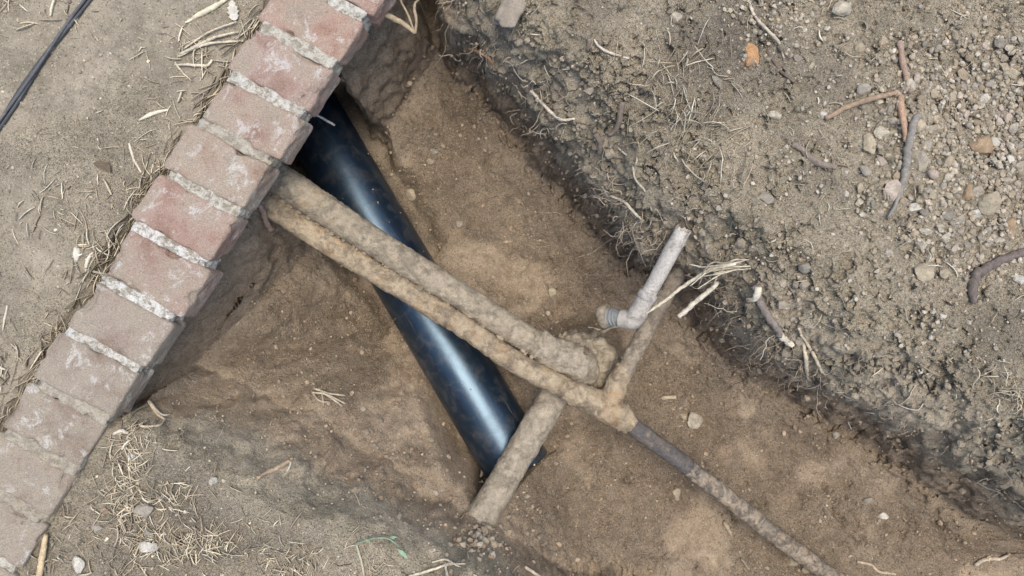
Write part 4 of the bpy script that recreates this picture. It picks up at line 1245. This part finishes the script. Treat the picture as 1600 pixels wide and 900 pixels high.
branched('loose_straw', 'small fan of pale straw between drain joint and grey coupling', 'straw',
         [([(903, 528, 1), (925, 524, 1.6), (955, 512, 1.4), (966, 510, 1)], (.60, .52, .40)), ([(908, 534, 1), (930, 526, 1.6), (950, 515, 1)], (.55, .47, .36)), ([(914, 538, .8), (928, 527, 1.4), (946, 516, 1)], (.50, .43, .33)), ([(918, 511, 1), (932, 514, 1.4), (946, 518, .8)], (.55, .47, .35))], 'stalk')
branched('dry_shoot', 'curled dry grass shoot against the wall foot at the left bank', 'grass',
         [([(236, 625, 2.6), (244, 638, 3), (258, 648, 2), (270, 645, 1)], (.52, .44, .32)), ([(238, 628, 2), (248, 645, 2.4), (262, 655, 1.2)], (.46, .38, .27)), ([(234, 655, 1.5), (222, 664, 2), (250, 664, 2), (262, 652, 1)], (.50, .42, .30)), ([(180, 678, 2), (192, 672, 3), (204, 676, 2)], (.60, .52, .40))], 'stalk')

# flat dead leaf with lobes, lying on the soil
def leaf_mesh(name, outline, c, ang, th=0.0012, curl=0.003):
    n = len(outline)
    ca, sa = math.cos(ang), math.sin(ang)
    V = []
    mx = max(abs(a) for a, b in outline) + 1e-6
    for a, b in outline:
        V.append((c[0] + a * ca - b * sa, c[1] + a * sa + b * ca, c[2] + curl * (a / mx) ** 2))
    V.append((c[0], c[1], c[2] - 0.0004))
    m = len(V)
    V = V + [(x, y, z - th) for x, y, z in V]
    F = []
    for i in range(n):
        j = (i + 1) % n
        F.append((m - 1, i, j)); F.append((2 * m - 1, m + j, m + i)); F.append((i, m + i, m + j, j))
    me = bpy.data.meshes.new(name)
    me.from_pydata(V, [], F)
    return me
def mir(half):
    return half + [(-a, b) for a, b in half[::-1]]
lf = mir([(.001, -.020), (.006, -.018), (.010, -.012), (.007, -.009), (.012, -.003), (.008, .000), (.011, .006), (.006, .009), (.007, .014), (.001, .021)])
c = hit(366, 18)[0]; c[2] += .006
o = link_mesh('dead_leaf', leaf_mesh('dead_leaf', lf, c, .15), M_LEAF, None, (.50, .46, .37))
tag(o, 'pale lobed dead leaf on soil beside the top of the wall', 'leaf')
c = hit(165, 262)[0]; c[2] += .007
o = link_mesh('dead_leaf', leaf_mesh('dead_leaf', [(-.019, .006), (-.012, .012), (-.002, .011), (.009, .010), (.014, .003), (.016, -.012), (.006, -.008), (-.006, -.004)], c, 0, .0015, .006), M_LEAF, None, (.13, .095, .062))
tag(o, 'dark brown crumpled leaf on bare soil left of the wall', 'leaf')
# green sprig on the left bank
sp = empty('green_sprig', hit(575, 845)[0])
tag(sp, 'small green leafed sprig on the bank at the bottom edge', 'plant')
stick('stem', None, None, [(558, 846, 1.2), (580, 838, 1.4), (605, 836, 1.3), (625, 848, 1)], (.20, .25, .17), 201, .018, M_LEAF, sp)
stick('stem', None, None, [(557, 846, 1.5), (563, 865, 1.5), (568, 885, 1.6), (572, 908, 1.5)], (.40, .36, .25), 202, .008, M_LEAF, sp)
for (px, py, an, L) in ((616, 834, .25, .022), (632, 858, -.75, .030), (578, 838, 2.6, .014)):
    c = hit(px, py)[0]; c[2] += .024
    h = L / 2
    me = leaf_mesh('leaf', [(-h, 0), (-h * .3, h * .28), (h * .3, h * .25), (h, 0), (h * .3, -h * .25), (-h * .3, -h * .28)], c, an, .0008, .004)
    link_mesh('leaf', me, M_LEAF, sp, (.23, .32, .20))
